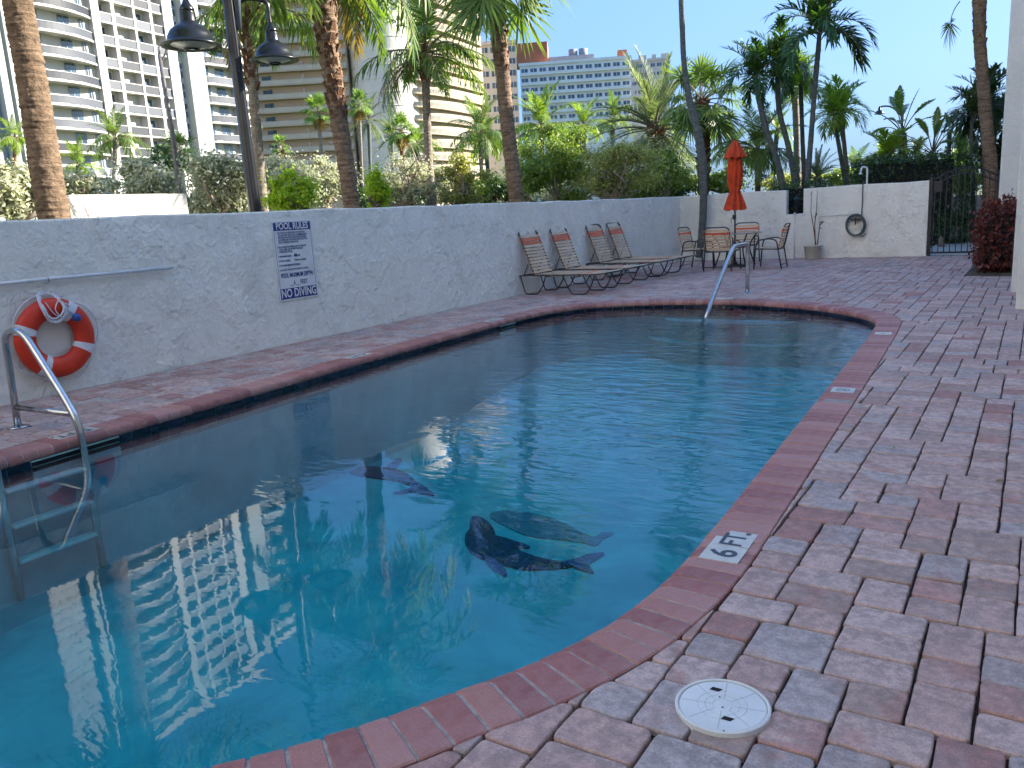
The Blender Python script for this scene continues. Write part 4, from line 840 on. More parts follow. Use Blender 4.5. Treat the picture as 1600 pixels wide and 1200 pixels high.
kind('date', 'lf_date', [(pinnate(11, e0=80, e1=50, nl=50, ll=.20, lw=.012, v=35, hang=.08, a0=55), 0), (pinnate(12, e0=62, e1=20, nl=50, ll=.20, lw=.012, v=35, hang=.1, a0=55), 0), (pinnate(13, e0=38, e1=-12, nl=50, ll=.2, lw=.012, v=30, hang=.12, a0=55), 1), (pinnate(14, e0=10, e1=-38, nl=50, ll=.2, lw=.012, v=25, hang=.2, a0=55), 2), (pinnate(15, e0=-25, e1=-65, nl=44, ll=.2, lw=.012, v=20, hang=.2, a0=50), 3)])
kind('xmas', 'lf_xmas', [(pinnate(21, e0=80, e1=20, nl=34, ll=.36, lw=.034, v=42, hang=.22, start=.1, tip=.6, messy=9), 0), (pinnate(22, e0=62, e1=-40, nl=34, ll=.36, lw=.034, v=42, hang=.32, start=.1, tip=.6, messy=9), 1), (pinnate(23, e0=42, e1=-85, nl=34, ll=.36, lw=.034, v=40, hang=.4, start=.1, tip=.6, messy=10), 1), (pinnate(24, e0=20, e1=-95, nl=34, ll=.34, lw=.034, v=35, hang=.4, start=.1, tip=.6, messy=10), 2)])
MT['lf_xmas_l'] = MT['lf_lime']; KIND['lime'] = (MT['lf_lime'], [])
def recolour(src, name, leaf):  # copies a set of fronds with another leaf material
    out = []
    for me, lo in KIND[src][1]: m2 = me.copy(); m2.name = 'frond_'+name; m2.materials[0] = MT[leaf]; out.append((m2, lo))
    KIND[name] = (MT[leaf], out)
recolour('xmas', 'lime', 'lf_lime'); recolour('coco', 'cocolime', 'lf_lime'); recolour('coco', 'cocodry', 'lf_dry')
kind('fan', 'lf_fan', [(fan(31, e0=80, e1=62, cup=16, hang=.2), 0), (fan(32, e0=58, e1=30), 0), (fan(33, e0=34, e1=-5), 1), (fan(34, e0=8, e1=-35, hang=.35), 2), (fan(35, e0=-22, e1=-65, hang=.3), 3)])
kind('wash', 'lf_wash', [(fan(41, Lp=.5, R=.42, e0=82, e1=65, hang=.15, nseg=26, lw=.045), 0), (fan(42, Lp=.5, R=.42, e0=55, e1=35, hang=.2, nseg=26, lw=.045), 0), (fan(43, Lp=.5, R=.42, e0=28, e1=0, hang=.3, nseg=26, lw=.045), 1), (fan(44, Lp=.45, R=.4, e0=-8, e1=-40, hang=.3, nseg=26, lw=.045), 2)])
kind('skirt', 'lf_dry', [(fan(45, Lp=.3, R=.38, e0=-50, e1=-80, hang=.1, nseg=22, lw=.045, cup=-10), 3)])
recolour('fan', 'fandark', 'lf_dark'); recolour('xmas', 'xdark', 'lf_dark')
kind('paddle', 'lf_fan', [(paddle(51), 0), (paddle(52, e0=58, e1=5), 1), (paddle(53, e0=40, e1=-35), 2), (paddle(54, e0=80, e1=65), 0)])
GA = 2.399963
def crown_fronds(root, c, kd, n, R, seed, order=None, lean=(0, 0), el=None):
    r = np.random.default_rng(seed); ms = KIND[kd][1]; lv = sorted(set(l for _, l in ms))
    for i in range(n):
        f = (i+.5)/n; want = f*(max(lv)+.999); c_ = [m for m, l in ms if l == int(want)] or [ms[-1][0]]; me = c_[int(r.integers(len(c_)))]
        az = i*GA+r.normal(0, .25); s = R*r.uniform(.84, 1.1)
        o = obj('frond', me, root, world=False, loc=(c[0], c[1], c[2]+.03*R*(1-2*f)), rot=(r.normal(0, .12)+lean[0], r.normal(0, .10)+lean[1], az), scale=(s, s, s))
def palm_trunk(pts, wid, m, n=18, rings=60, ramp_=.02, rough=.02, seed=0, boots=0.0, parent=None, off=(0, 0, 0)):
    P = catmull(pts, 10); k = len(P); s = np.concatenate([[0], np.cumsum(np.linalg.norm(np.diff(P, axis=0), axis=1))]); w = np.interp(np.linspace(0, len(pts)-1, k), np.arange(len(pts)), wid)
    sn = np.linspace(0, s[-1], rings*3+1); Q = np.stack([np.interp(sn, s, P[:, i]) for i in range(3)], -1); W = np.interp(sn, s, w)/2
    r = np.random.default_rng(seed); saw = np.array([1.0, .35, -.6][:3]); rad = W[:, None]*(1+ramp_*np.resize(saw, len(sn))[:, None]+r.normal(0, rough, (len(sn), n))+ramp_*r.normal(0, .6, len(sn))[:, None])
    lowf = np.repeat(r.normal(0, rough*1.2, ((len(sn)+5)//6, n)), 6, axis=0)[:len(sn)]; rad *= 1+lowf
    mb = MB(); tube(mb, Q-np.array(off), rad, n, 0, True, boots == 0)
    return mb
def boots_mb(mb, pts, wid, s0, s1, m, seed, size=.12, out=.05, off=(0, 0, 0)):   # old leaf bases: flat wedges set in a spiral round the trunk
    r = np.random.default_rng(seed); P = catmull(pts, 10); s = np.concatenate([[0], np.cumsum(np.linalg.norm(np.diff(P, axis=0), axis=1))]); w = np.interp(np.linspace(0, len(pts)-1, len(P)), np.arange(len(pts)), wid)
    for i in range(m):
        t = s0+(s1-s0)*(i+.5)/m; q = np.array([np.interp(t, s, P[:, k]) for k in range(3)]); R_ = np.interp(t, s, w)/2; a = i*GA+r.normal(0, .2); d = np.array([math.cos(a), math.sin(a), 0]); tg = np.array([-d[1], d[0], 0]); h = size*r.uniform(.7, 1.3); o_ = out*r.uniform(.4, 1.4); ww = size*.42
        b = q+d*R_*.9-np.array(off); V = [b-tg*ww, b+tg*ww, b+d*(o_+.1*R_)+np.array([0, 0, h])-tg*ww*.45, b+d*(o_+.1*R_)+np.array([0, 0, h])+tg*ww*.45, b+np.array([0, 0, h*1.05])-tg*ww*.6-d*.02, b+np.array([0, 0, h*1.05])+tg*ww*.6-d*.02]
        mb.add(V, [(0, 1, 3, 2), (2, 3, 5, 4), (0, 2, 4), (1, 5, 3)])
def palm(label, px, r, kd, R, n, tm='tk_grey', seed=0, group='palms in the park beyond the wall', top_extra=None, rings=40, ring_amp=.03, rough=.015, boots=None, lean=(0, 0), skirt=0, dry=0, name='palm_tree', crown_px=None, n_side=12, extend=True, fan_off=0.0):
    f = facing(px[0][0], px[0][1], r) if not callable(r) else r
    pts = [f(x, y) for x, y, w in px]; dp = f.depth if hasattr(f, 'depth') else 20; wid = [w/FPX*dp for x, y, w in px]
    if extend and pts[0][2] > .3:
        d = pts[0]-pts[1]; d = d/abs(d[2]) if abs(d[2]) > .05 else np.array([0, 0, -1.]); d[:2] *= .5; base = pts[0]+d*pts[0][2]; base[2] = -.05; pts = [base]+pts; wid = [wid[0]*1.08]+wid
    elif not extend: pass
    if top_extra is not None: pts.append(pts[-1]+np.array(top_extra)); wid.append(wid[-1]*.95)
    b = pts[0].copy(); b[2] = 0; root = thing(name, label, 'palm tree', tuple(b), 0, group); off = tuple(b)
    mb = palm_trunk(pts, wid, None, n_side, rings, ring_amp, rough, seed, 0, off=off); obj('trunk', mb.mesh('trunk', MT[tm]), root, world=False)
    if boots:
        mb = MB(); P = catmull(pts, 10); tot = np.linalg.norm(np.diff(P, axis=0), axis=1).sum(); boots_mb(mb, pts, wid, boots[0]*tot, boots[1]*tot, boots[2], seed, boots[3], boots[4], off); obj('leaf_bases', mb.mesh('leaf_bases', MT[boots[5] if len(boots) > 5 else tm]), root, world=False)
    c = pts[-1] if crown_px is None else f(*crown_px); cl = (c[0]-b[0], c[1]-b[1], c[2])
    crown_fronds(root, cl, kd, n, R, seed, lean=lean)
    if skirt: crown_fronds(root, (cl[0], cl[1], cl[2]-.1*R), 'skirt', skirt, R, seed+1)
    if dry:
        for i in range(dry):
            me = KIND['cocodry'][1][-1][0]; obj('dry_frond', me, root, world=False, loc=(cl[0], cl[1], cl[2]-.05*R), rot=(0, 0, seed+i*2.1), scale=R*.9)
    return root, f, dp
def Rm(px_, r, x=800, y=200): f = facing(x, y, r); return px_/FPX*f.depth
# the big ones close behind the left wall
palm('thick fibrous brown palm trunk leftmost behind the wall', [(85, 342, 46), (76, 290, 45), (62, 200, 44), (47, 110, 42), (34, 40, 41), (24, -20, 40), (8, -110, 40), (-8, -240, 40), (-18, -370, 42)], 9.9, 'fan', 1.7, 22, 'tk_brown', 1, rings=120, ring_amp=.022, rough=.02, n_side=36, boots=(.8, 1.0, 60, .10, .03), dry=0)
palm('rough booted palm trunk in the centre left, rising behind the sign', [(550, 327, 25), (541, 260, 25), (530, 190, 26), (520, 120, 28), (512, 70, 30), (508, 20, 35), (503, -30, 36), (500, -85, 38)], 12.6, 'coco', 2.0, 22, 'tk_boot', 2, rings=90, ring_amp=.03, rough=.03, n_side=26, boots=(.55, 1.0, 110, .13, .035, 'tk_red'), dry=2)
palm('palm just right of the street lamp post with yellow leaf stalks', [(412, 330, 16), (403, 230, 15), (396, 150, 15), (392, 100, 19), (396, 45, 24), (400, 5, 24)], 15.5, 'coco', 1.55, 18, 'tk_grey', 3, rings=70, ring_amp=.05, rough=.02, n_side=16, boots=(.72, 1.0, 40, .16, .05, 'tk_red'), dry=1)
palm('slender palm behind wall centre with one frond reaching left', [(675, 322, 15), (670, 250, 13), (667, 180, 12), (665, 120, 12), (665, 85, 22)], 17.5, 'coco', 1.55, 22, 'tk_grey', 4, rings=70, ring_amp=.03, rough=.015, n_side=16, boots=(.88, 1.0, 24, .15, .06, 'tk_red'), dry=1)
palm('tall fan palm right of centre, trunk cutting the blue sky', [(807, 316, 23), (798, 240, 22), (790, 170, 21), (785, 110, 21), (780, 60, 25), (777, 0, 23), (774, -50, 24)], 16.5, 'fan', 1.5, 24, 'tk_boot', 5, rings=80, ring_amp=.035, rough=.03, n_side=22, boots=(.68, 1.0, 60, .13, .04, 'tk_red'))
# the slender grey one inside the garden
fp = lambda x, y: on_y(x, y, 18.95)
fp.depth = 20.1*.96
palm('slender leaning grey palm growing inside the patio by the end wall', [(1092, 402, 11), (1096, 370, 11), (1099, 320, 11.5), (1098, 260, 13), (1090, 205, 13), (1077, 155, 10), (1069, 100, 8), (1066, 40, 8), (1064, -25, 8), (1063, -150, 9)], fp, 'fan', 1.35, 18, 'tk_dark', 6, rings=60, ring_amp=.02, rough=.012, n_side=16, group='palms in the garden', extend=False, lean=(0, -.1))
palm('sabal fan palm behind the leaning grey trunk', [(1099, 304, 17), (1099, 240, 18), (1098, 195, 20), (1096, 160, 17)], 27, 'fan', Rm(78, 27), 30, 'tk_red', 7, rings=36, ring_amp=.04, rough=.03, boots=(.5, 1.0, 60, .2, .08))
palm('silver green date palm left of the leaning trunk', [(1030, 306, 15), (1029, 250, 14), (1027, 222, 24), (1025, 203, 24)], 31, 'date', Rm(118, 31), 48, 'tk_red', 8, rings=30, ring_amp=.05, rough=.04, boots=(.70, 1.0, 60, .25, .10))
G2 = 'slim glossy palms in a clump behind the end wall'
palm('glossy palm with the strongest leftward lean, above orange umbrella', [(1224, 296, 9.0), (1214, 250, 9.0), (1198, 205, 9.0), (1187, 160, 9.0), (1182, 135, 8.2), (1180, 118, 6.6)], 25, 'xmas', Rm(66, 25), 16, 'tk_dark', 9, group=G2)
palm('glossy palm with a gently bent trunk, second in the clump', [(1243, 294, 9.8), (1232, 230, 8.2), (1219, 180, 8.2), (1215, 140, 8.2), (1216, 100, 6.6)], 25.5, 'xmas', Rm(62, 25.5), 15, 'tk_dark', 10, group=G2)
palm('short straight glossy palm half hidden in the clump', [(1257, 290, 7.4), (1254, 220, 6.6), (1252, 160, 6.6), (1251, 132, 6.6)], 27, 'lime', Rm(50, 27), 14, 'tk_dark', 11, group=G2)
palm('tallest glossy palm of the clump, spreading at the frame top', [(1261, 293, 9.0), (1266, 230, 8.2), (1271, 165, 7.4), (1275, 115, 8.2), (1279, 72, 7.4), (1280, 50, 5.7)], 24.5, 'xmas', Rm(86, 24.5), 17, 'tk_dark', 12, group=G2)
palm('thick pale palm trunk at the back of the glossy clump', [(1246, 292, 10.7), (1245, 230, 9.8), (1243, 170, 9.8), (1240, 120, 10.7)], 31, 'fan', Rm(46, 31), 22, 'tk_grey', 13, group=G2)
palm('lime crowned twin palm, darker left trunk', [(1321, 291, 7.4), (1313, 240, 6.6), (1305, 195, 5.7), (1303, 180, 4.9)], 28, 'lime', Rm(50, 28), 15, 'tk_dark', 14, group='twin palms before the open sky')
palm('lime crowned twin palm, paler right trunk', [(1325, 289, 7.4), (1320, 235, 6.6), (1316, 195, 6.6), (1316, 172, 4.9)], 29, 'lime', Rm(50, 29), 15, 'tk_grey', 15, group='twin palms before the open sky')
palm('low coconut palm directly behind the orange umbrella', [(1184, 298, 9), (1184, 262, 9), (1183, 236, 10)], 27, 'coco', Rm(82, 27), 22, 'tk_brown', 16)
palm('dusty low date palm between the clump and twin palms', [(1278, 295, 10), (1277, 278, 10)], 27, 'date', Rm(44, 27), 34, 'tk_red', 17)
palm('tall scarred palm trunk at the far right above the gate', [(1548, 268, 21), (1541, 190, 18), (1535, 120, 17), (1531, 60, 17), (1530, 5, 19), (1529, -60, 20), (1528, -150, 20)], 24, 'fan', 1.4, 20, 'tk_boot', 18, rings=60, ring_amp=.03, rough=.03, n_side=18, boots=(.6, 1.0, 60, .12, .03, 'tk_red'))
f_ = facing(1490, 20, 24); q_ = f_(1500, 2); o_ = obj('dry_frond', KIND['fan'][1][-1][0], bpy.data.objects['palm_tree.%03d' % 0] if False else [o for o in bpy.data.objects if o.get('label', '').startswith('tall scarred')][0], world=True, loc=tuple(q_), rot=(0, .5, math.radians(205)), scale=1.0)
palm('traveller palm with paddle leaves under the arched street lamp', [(1414, 292, 14), (1411, 245, 13), (1410, 208, 13)], 30, 'paddle', Rm(62, 30), 11, 'tk_brown', 19)
palm('upright bird of paradise plant left of the gate', [(1458, 288, 14), (1457, 240, 12)], 26, 'paddle', Rm(62, 26), 13, 'tk_dark', 20, name='bird_of_paradise')
palm('tall thin bird of paradise with a round leaf head', [(1478, 290, 7), (1482, 245, 6), (1484, 210, 6)], 27, 'paddle', Rm(30, 27), 9, 'tk_dark', 21, name='bird_of_paradise')
palm('bushy broad leaved palm behind the dark hedge', [(1387, 285, 10), (1387, 250, 9)], 27, 'lime', Rm(56, 27), 18, 'tk_dark', 22)
for i, (x, y0, y1, rr_, n_, l) in enumerate([(1520, 285, 180, 52, 14, 'dark arching areca palm stem nearest the gate arch'), (1538, 285, 165, 60, 15, 'dark areca palm crossing behind the tall scarred trunk'), (1556, 285, 195, 56, 14, 'dark areca palm touching the white building'), (1500, 285, 232, 34, 12, 'short sunny areca palm over the gate')]):
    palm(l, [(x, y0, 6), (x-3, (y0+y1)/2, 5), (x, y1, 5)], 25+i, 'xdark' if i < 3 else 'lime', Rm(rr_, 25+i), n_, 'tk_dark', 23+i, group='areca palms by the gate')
palm('tiny pale palm far beyond the hedge', [(1378, 290, 4), (1378, 243, 4)], 45, 'lime', Rm(22, 45), 14, 'tk_dark', 28)
# those further off to the left
far = [((22, 300), (24, 216), 30, 38, 'cocolime', 16, 'tk_red', 'bright small palm at the far left edge before the condo', 5),
       ((178, 300), (180, 218), 32, 48, 'coco', 18, 'tk_grey', 'coconut palm before the white condo pier', 6),
       ((503, 300), (497, 176), 36, 34, 'wash', 22, 'tk_grey', 'slim fan palm with dry skirt left of booted trunk', 5),
       ((568, 312), (561, 165), 36, 30, 'wash', 20, 'tk_grey', 'slim fan palm just right of booted trunk', 4),
       ((580, 305), (576, 188), 40, 46, 'date', 26, 'tk_dark', 'grey green palm before the tan tower drum', 5),
       ((630, 315), (627, 205), 33, 36, 'wash', 22, 'tk_red', 'pale fan palm on twin pale trunks before the drum', 6),
       ((618, 300), (612, 215), 42, 40, 'date', 24, 'tk_dark', 'windblown silver palm left of the pale fan palm', 5),
       ((656, 300), (652, 228), 38, 46, 'coco', 18, 'tk_dark', 'low coconut palm behind the slender centre palm', 6),
       ((753, 318), (750, 208), 30, 66, 'coco', 22, 'tk_grey', 'coconut palm left of the tall fan palm trunk', 6),
       ((764, 318), (758, 224), 33, 50, 'cocolime', 18, 'tk_dark', 'yellowing coconut palm behind the tall fan palm', 6),
       ((850, 310), (846, 200), 34, 74, 'cocolime', 22, 'tk_brown', 'full green coconut palm before the blue white hotel', 8),
       ((915, 310), (912, 198), 40, 50, 'cocolime', 18, 'tk_brown', 'lime coconut palm right of the full green one', 7),
       ((960, 310), (958, 188), 46, 44, 'coco', 18, 'tk_dark', 'darker palm left of the silver date palm', 6),
       ((1060, 305), (1058, 240), 40, 50, 'cocolime', 16, 'tk_grey', 'low lime palm between date palm and leaning trunk', 5),
       ((1150, 298), (1147, 232), 42, 52, 'coco', 18, 'tk_dark', 'small coconut palm left of the orange umbrella', 5),
       ((1212, 296), (1214, 205), 33, 40, 'cocolime', 14, 'tk_dark', 'yellow lit frond palm inside the glossy clump', 6),
       ((275, 300), (278, 240), 30, 40, 'fandark', 26, 'tk_dark', 'dark round fan palm behind second street lamp', 6),
       ((436, 300), (437, 228), 45, 22, 'wash', 12, 'tk_grey', 'small spiky plant top above the grey bushes', 4),
       ((120, 300), (122, 258), 24, 40, 'cocolime', 16, 'tk_dark', 'yellow green low palm right of fibrous trunk', 5),
       ((1340, 292), (1337, 262), 40, 40, 'coco', 16, 'tk_dark', 'low hazy palm right of the twin palms', 5),
       ((1420, 288), (1432, 245), 36, 34, 'xdark', 12, 'tk_dark', 'low dark palm right of the traveller palm', 5),
       ((1505, 290), (1500, 262), 38, 40, 'lime', 12, 'tk_dark', 'sunlit low palm seen through the gate arch', 5)]
for i, (b, tp, r, R_, kd, n_, tm, l, w) in enumerate(far):
    palm(l, [(b[0], b[1], w), ((b[0]+tp[0])/2+random.uniform(-2, 2), (b[1]+tp[1])/2, w), (tp[0], tp[1], w*1.3)], r, kd, Rm(R_, r), n_, tm, 60+i, rings=16, n_side=8, skirt=8 if kd == 'wash' else 0)

# ------------------------------------------------------------------ shrubs and broadleaf trees
def leaf_cloud(n, C0, Rad, size, seed, nb=14, fill=.55, flat=.35):
    r = np.random.default_rng(seed); bc = r.normal(0, 1, (nb, 3)); bc /= np.linalg.norm(bc, axis=1)[:, None]; bc *= r.uniform(.25, .85, nb)[:, None]; br = r.uniform(.15, .40, nb)
    idx = r.integers(nb, size=n); d = r.normal(0, 1, (n, 3)); d /= np.linalg.norm(d, axis=1)[:, None]; rad_ = br[idx]*np.abs(r.normal(0, .62, n)); rad_ = np.where(r.random(n) < .12, rad_*1.9, rad_)
    P = bc[idx]+d*rad_[:, None]; P = P*np.array(Rad)+np.array(C0); nrm = d+r.normal(0, .6, (n, 3)); nrm[:, 2] += flat; nrm /= np.linalg.norm(nrm, axis=1)[:, None]
    a = np.cross(nrm, r.normal(0, 1, (n, 3))); a /= np.linalg.norm(a, axis=1)[:, None]; b = np.cross(nrm, a); s = size*r.uniform(.6, 1.3, n)[:, None]
    V = np.stack([P-a*s*.6, P+b*s*.32, P+a*s*.6, P-b*s*.32], 1).reshape(-1, 3); return V, np.arange(4*n).reshape(n, 4), bc*np.array(Rad)+np.array(C0), br
def broad(label, cpx, rpx, r, leaf, n, size, seed, cat='tree', name='leafy_tree', group=None, nb=16, branches=10, bm='bark', depth=None, base_z=0.0, trunk=.07, fill=.6, bare=0):
    f = facing(cpx[0], cpx[1], r); c = f(*cpx); k = f.depth/FPX; Rx, Rz = rpx[0]*k, rpx[1]*k; Ry = depth or Rx*.8
    az = math.atan2(c[0], c[1]); root = thing(name, label, cat, (c[0], c[1], 0), -az, group)
    V, F_, bc, br = leaf_cloud(int(n*2.1), (0, 0, c[2]), (Rx, Ry, Rz), size*.72, seed, int(nb*1.6), fill); V[:, 2] = np.maximum(V[:, 2], .02)
    o = obj('crown', MB().add(V, F_).mesh('crown', MT[leaf]), root, world=False)
    rr_ = np.random.default_rng(seed+9); mb = MB(); fork = np.array([0, 0, max(.25, c[2]-Rz*.75)]); tube(mb, [(0, 0, -.05), (rr_.normal(0, .05), 0, fork[2]*.5), fork], [trunk, trunk*.85, trunk*.7], 7)
    for i in range(branches):
        q = bc[i % len(bc)]+rr_.normal(0, .1, 3)*Rx; q[2] = max(q[2], fork[2]*.8); m_ = (fork+q)/2+rr_.normal(0, .14, 3)*Rx; P = catmull([fork, m_, q], 5); tube(mb, P, np.linspace(trunk*.55, trunk*.13, len(P)), 5)
        for j in range(bare):
            s0 = P[int(rr_.integers(3, len(P)))]; e_ = s0+rr_.normal(0, .28, 3)*np.array([Rx, Ry, Rz])+np.array([0, 0, .1*Rz]); mid = (s0+e_)/2+rr_.normal(0, .07, 3)*Rx; e_[2] = max(e_[2], .1); tube(mb, catmull([s0, mid, e_], 3), np.linspace(trunk*.2, trunk*.05, 7), 4)
    obj('trunk', mb.mesh('trunk', MT[bm]), root, world=False); return root
GB = 'grey leaved bushes beyond the wall'
B = broad
B('grey green bush in the left corner behind the fibrous trunk', (32, 306), (62, 52), 11.2, 'lf_grey', 7500, .075, 101, 'bush', 'sea_grape_bush', GB)
B('grey green bush just right of the fibrous trunk', (128, 296), (44, 34), 17, 'lf_grey', 5000, .09, 102, 'bush', 'sea_grape_bush', GB)
B('rounded silver bush above the white low wall', (222, 290), (66, 46), 18, 'lf_grey', 8000, .09, 103, 'bush', 'sea_grape_bush', GB)
B('large silver bush left of the street lamp post', (342, 288), (72, 58), 16, 'lf_grey', 10000, .085, 104, 'bush', 'sea_grape_bush', GB)
B('silver bush right of lamp post under the tan tower', (445, 284), (70, 48), 19, 'lf_grey', 8500, .09, 105, 'bush', 'sea_grape_bush', GB)
B('lime green young tree right of the street lamp palm', (462, 300), (50, 36), 14, 'lf_bright', 3200, .075, 106, 'tree', 'young_tree', None, nb=12, bm='twig')
B('bright green shrub touching the booted palm trunk', (584, 292), (34, 40), 15, 'lf_bright', 2300, .075, 107, 'bush', 'green_shrub', None, nb=10, bm='twig')
B('nearly bare pale branched tree left of the slender palm', (632, 284), (66, 48), 17, 'lf_grey', 2600, .07, 108, 'tree', 'bare_tree', None, branches=15, bare=6, trunk=.075)
B('thin leaved pale tree between two palm trunks at centre', (716, 286), (58, 44), 18, 'lf_yel', 4600, .075, 109, 'tree', 'thin_tree', None, branches=14, bare=5, trunk=.07)
B('dense green tree right of the tall fan palm trunk', (868, 260), (82, 66), 21, 'lf_green', 14000, .085, 110, 'tree', 'leafy_tree', None, nb=22)
B('open yellow green tree below the silver date palm', (962, 262), (84, 56), 20, 'lf_yel', 8200, .08, 111, 'tree', 'leafy_tree', None, nb=22, branches=16, bare=3)
B('small yellow green tree left of the leaning grey trunk', (1042, 270), (46, 44), 22, 'lf_green', 4600, .08, 112, 'tree', 'leafy_tree', None, nb=14)
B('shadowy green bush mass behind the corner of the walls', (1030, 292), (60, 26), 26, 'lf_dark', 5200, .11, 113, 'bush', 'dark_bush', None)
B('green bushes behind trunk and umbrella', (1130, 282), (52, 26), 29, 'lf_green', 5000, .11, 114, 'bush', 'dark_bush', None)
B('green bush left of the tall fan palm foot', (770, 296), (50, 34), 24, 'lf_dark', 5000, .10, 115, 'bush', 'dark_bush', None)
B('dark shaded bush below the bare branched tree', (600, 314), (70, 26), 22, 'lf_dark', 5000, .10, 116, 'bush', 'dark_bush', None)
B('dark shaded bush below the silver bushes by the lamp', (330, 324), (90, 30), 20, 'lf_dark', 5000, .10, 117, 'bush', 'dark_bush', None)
B('dark round leafed tree behind second street lamp', (270, 246), (40, 26), 34, 'lf_dark', 5000, .13, 118, 'tree', 'leafy_tree', None)
B('pale green bush seen below the open yellow tree', (905, 300), (90, 22), 24, 'lf_grey', 5200, .10, 119, 'bush', 'dark_bush', None)
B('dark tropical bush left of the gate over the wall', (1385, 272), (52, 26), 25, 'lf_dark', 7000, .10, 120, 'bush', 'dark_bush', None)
B('green far bush between twin palms and hedge', (1325, 280), (44, 22), 36, 'lf_green', 4200, .14, 121, 'bush', 'dark_bush', None)
B('sunny green bush seen through the arch of the gate', (1505, 278), (52, 28), 34, 'lf_green', 5200, .13, 122, 'bush', 'dark_bush', None)
B('dark green bush against the white building beyond gate', (1556, 262), (30, 60), 25.5, 'lf_dark', 6500, .11, 123, 'bush', 'dark_bush', None)
B('yellowish bush behind the low date palm', (1240, 286), (60, 22), 36, 'lf_yel', 4600, .13, 124, 'bush', 'dark_bush', None)
B('pale dry bush between the lime tree and booted trunk', (508, 284), (56, 44), 21, 'lf_grey', 5200, .085, 140, 'bush', 'sea_grape_bush', GB, branches=14, bare=3)
B('pale dry bush behind the bare branched tree', (668, 292), (70, 38), 23, 'lf_grey', 5600, .09, 141, 'bush', 'sea_grape_bush', GB, branches=12, bare=3)
B('pale green bush right of the bright shrub at booted trunk', (742, 296), (36, 30), 20, 'lf_green', 3200, .08, 142, 'bush', 'green_shrub', None)
B('yellow green bush filling between fan palm and date palm', (985, 286), (90, 34), 25, 'lf_yel', 7000, .09, 143, 'bush', 'green_shrub', None)
B('fresh green bush filling behind the open yellow tree', (820, 282), (60, 40), 25, 'lf_green', 5600, .09, 144, 'bush', 'green_shrub', None)
# hedges clipped to a box
def hedge(label, x0, x1, y0, y1, z0, z1, n, size, leaf, seed, name='clipped_hedge', jit=.04):
    r = np.random.default_rng(seed); P = r.uniform(0, 1, (n, 3)); f = r.integers(0, 3, n); P[np.arange(n), f] = np.round(P[np.arange(n), f])+r.normal(0, jit, n); P = P*np.array([x1-x0, y1-y0, z1-z0])+np.array([x0, y0, z0]); P[:, 2] = np.maximum(P[:, 2], .02)
    nr = r.normal(0, 1, (n, 3)); nr /= np.linalg.norm(nr, axis=1)[:, None]; a = np.cross(nr, r.normal(0, 1, (n, 3))); a /= np.linalg.norm(a, axis=1)[:, None]; b = np.cross(nr, a); s = size*r.uniform(.6, 1.3, n)[:, None]
    V = np.stack([P-a*s*.6, P+b*s*.3, P+a*s*.6, P-b*s*.3], 1).reshape(-1, 3); root = thing(name, label, 'hedge', ((x0+x1)/2, (y0+y1)/2, 0)); MB().add(V, np.arange(4*n).reshape(n, 4)).build('leaves', MT[leaf], root)
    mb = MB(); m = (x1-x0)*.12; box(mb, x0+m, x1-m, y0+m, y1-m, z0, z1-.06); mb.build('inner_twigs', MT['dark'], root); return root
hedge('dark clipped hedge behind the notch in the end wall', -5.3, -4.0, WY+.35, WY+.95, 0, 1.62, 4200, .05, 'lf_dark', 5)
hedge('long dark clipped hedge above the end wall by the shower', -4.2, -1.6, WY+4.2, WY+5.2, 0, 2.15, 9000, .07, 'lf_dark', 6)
hc = ground(1562, 424)
hedge('copper red shrub in front of the white building', -.80, -.27, 15.0, 16.5, .10, 1.0, 5600, .06, 'lf_red', 7, 'red_shrub', .10)
mb = MB(); V = [(-.95, 14.6, .004), (-.2, 14.5, .004), (-.2, 17.6, .03), (-.9, 17.4, .03)]; mb.add(V, [(0, 1, 2, 3)]); struct('mulch_bed', mb, MT['mulch'])
# beyond the gate
mb = MB(); V = [(-2.1, WY+.25, -.012), (-.7, WY+.25, -.012), (-.75, 33, -.012), (-2.4, 33, -.012)]; mb.add(V, [(0, 1, 2, 3)]); struct('path', mb, MT['concrete'])
pl = thing('planter_wall', 'low white planter wall seen through gate bars', 'wall', (-1.6, 27, 0)); mb = MB(); box(mb, -2.3, -.95, 25.2, 25.5, 0, 1.15); mb.build('wall', MT['bwall'], pl)
B('dark low plant at left behind the gate bars', (1474, 350), (16, 24), 22.5, 'lf_dark', 1500, .08, 130, 'bush', 'low_plant', None, branches=4)
B('dark low plant at the middle behind gate bars', (1500, 345), (15, 12), 24, 'lf_dark', 900, .07, 131, 'bush', 'low_plant', None, branches=4)

# ------------------------------------------------------------------ lamps
def bell_lamp(parent, c, R_, m, glass=True, scale=1.0):
    x, y, z = c; mb = MB(); lathe(mb, [(.0, .62), (.035, .62), (.06, .56), (.085, .53), (.10, .50), (.105, .46), (.095, .455), (.11, .44), (.112, .33), (.125, .30), (.19, .265), (.27, .20), (.315, .12), (.33, .055), (.345, .045), (.40, .015), (.425, .0), (.42, -.012), (.36, .004), (.30, .01), (.285, .03)], 36, (0, 0, 0))
    mb.V[0] = mb.V[0]*(R_/.425)+np.array(c); o = mb.build('shade', m, parent)
    mb = MB(); s = R_/.425; lathe(mb, [(0, -.045*s), (.10*s, -.04*s), (.20*s, -.025*s), (.29*s, .005*s)], 24, c); mb.build('lens', MT['lens'], o)
    mb = MB(); lathe(mb, [(.10*s, -.045*s), (.115*s, -.06*s), (.10*s, -.075*s), (.08*s, -.07*s)], 20, c); mb.build('ring', m, o)
MT['lens'] = simple('frosted_lamp_lens', (.55, .56, .52), .25, var=.1, scale=30)
f = facing(401, 331, 11.2); b0 = f(401, 331); b0[2] = 0; dpl = f.depth
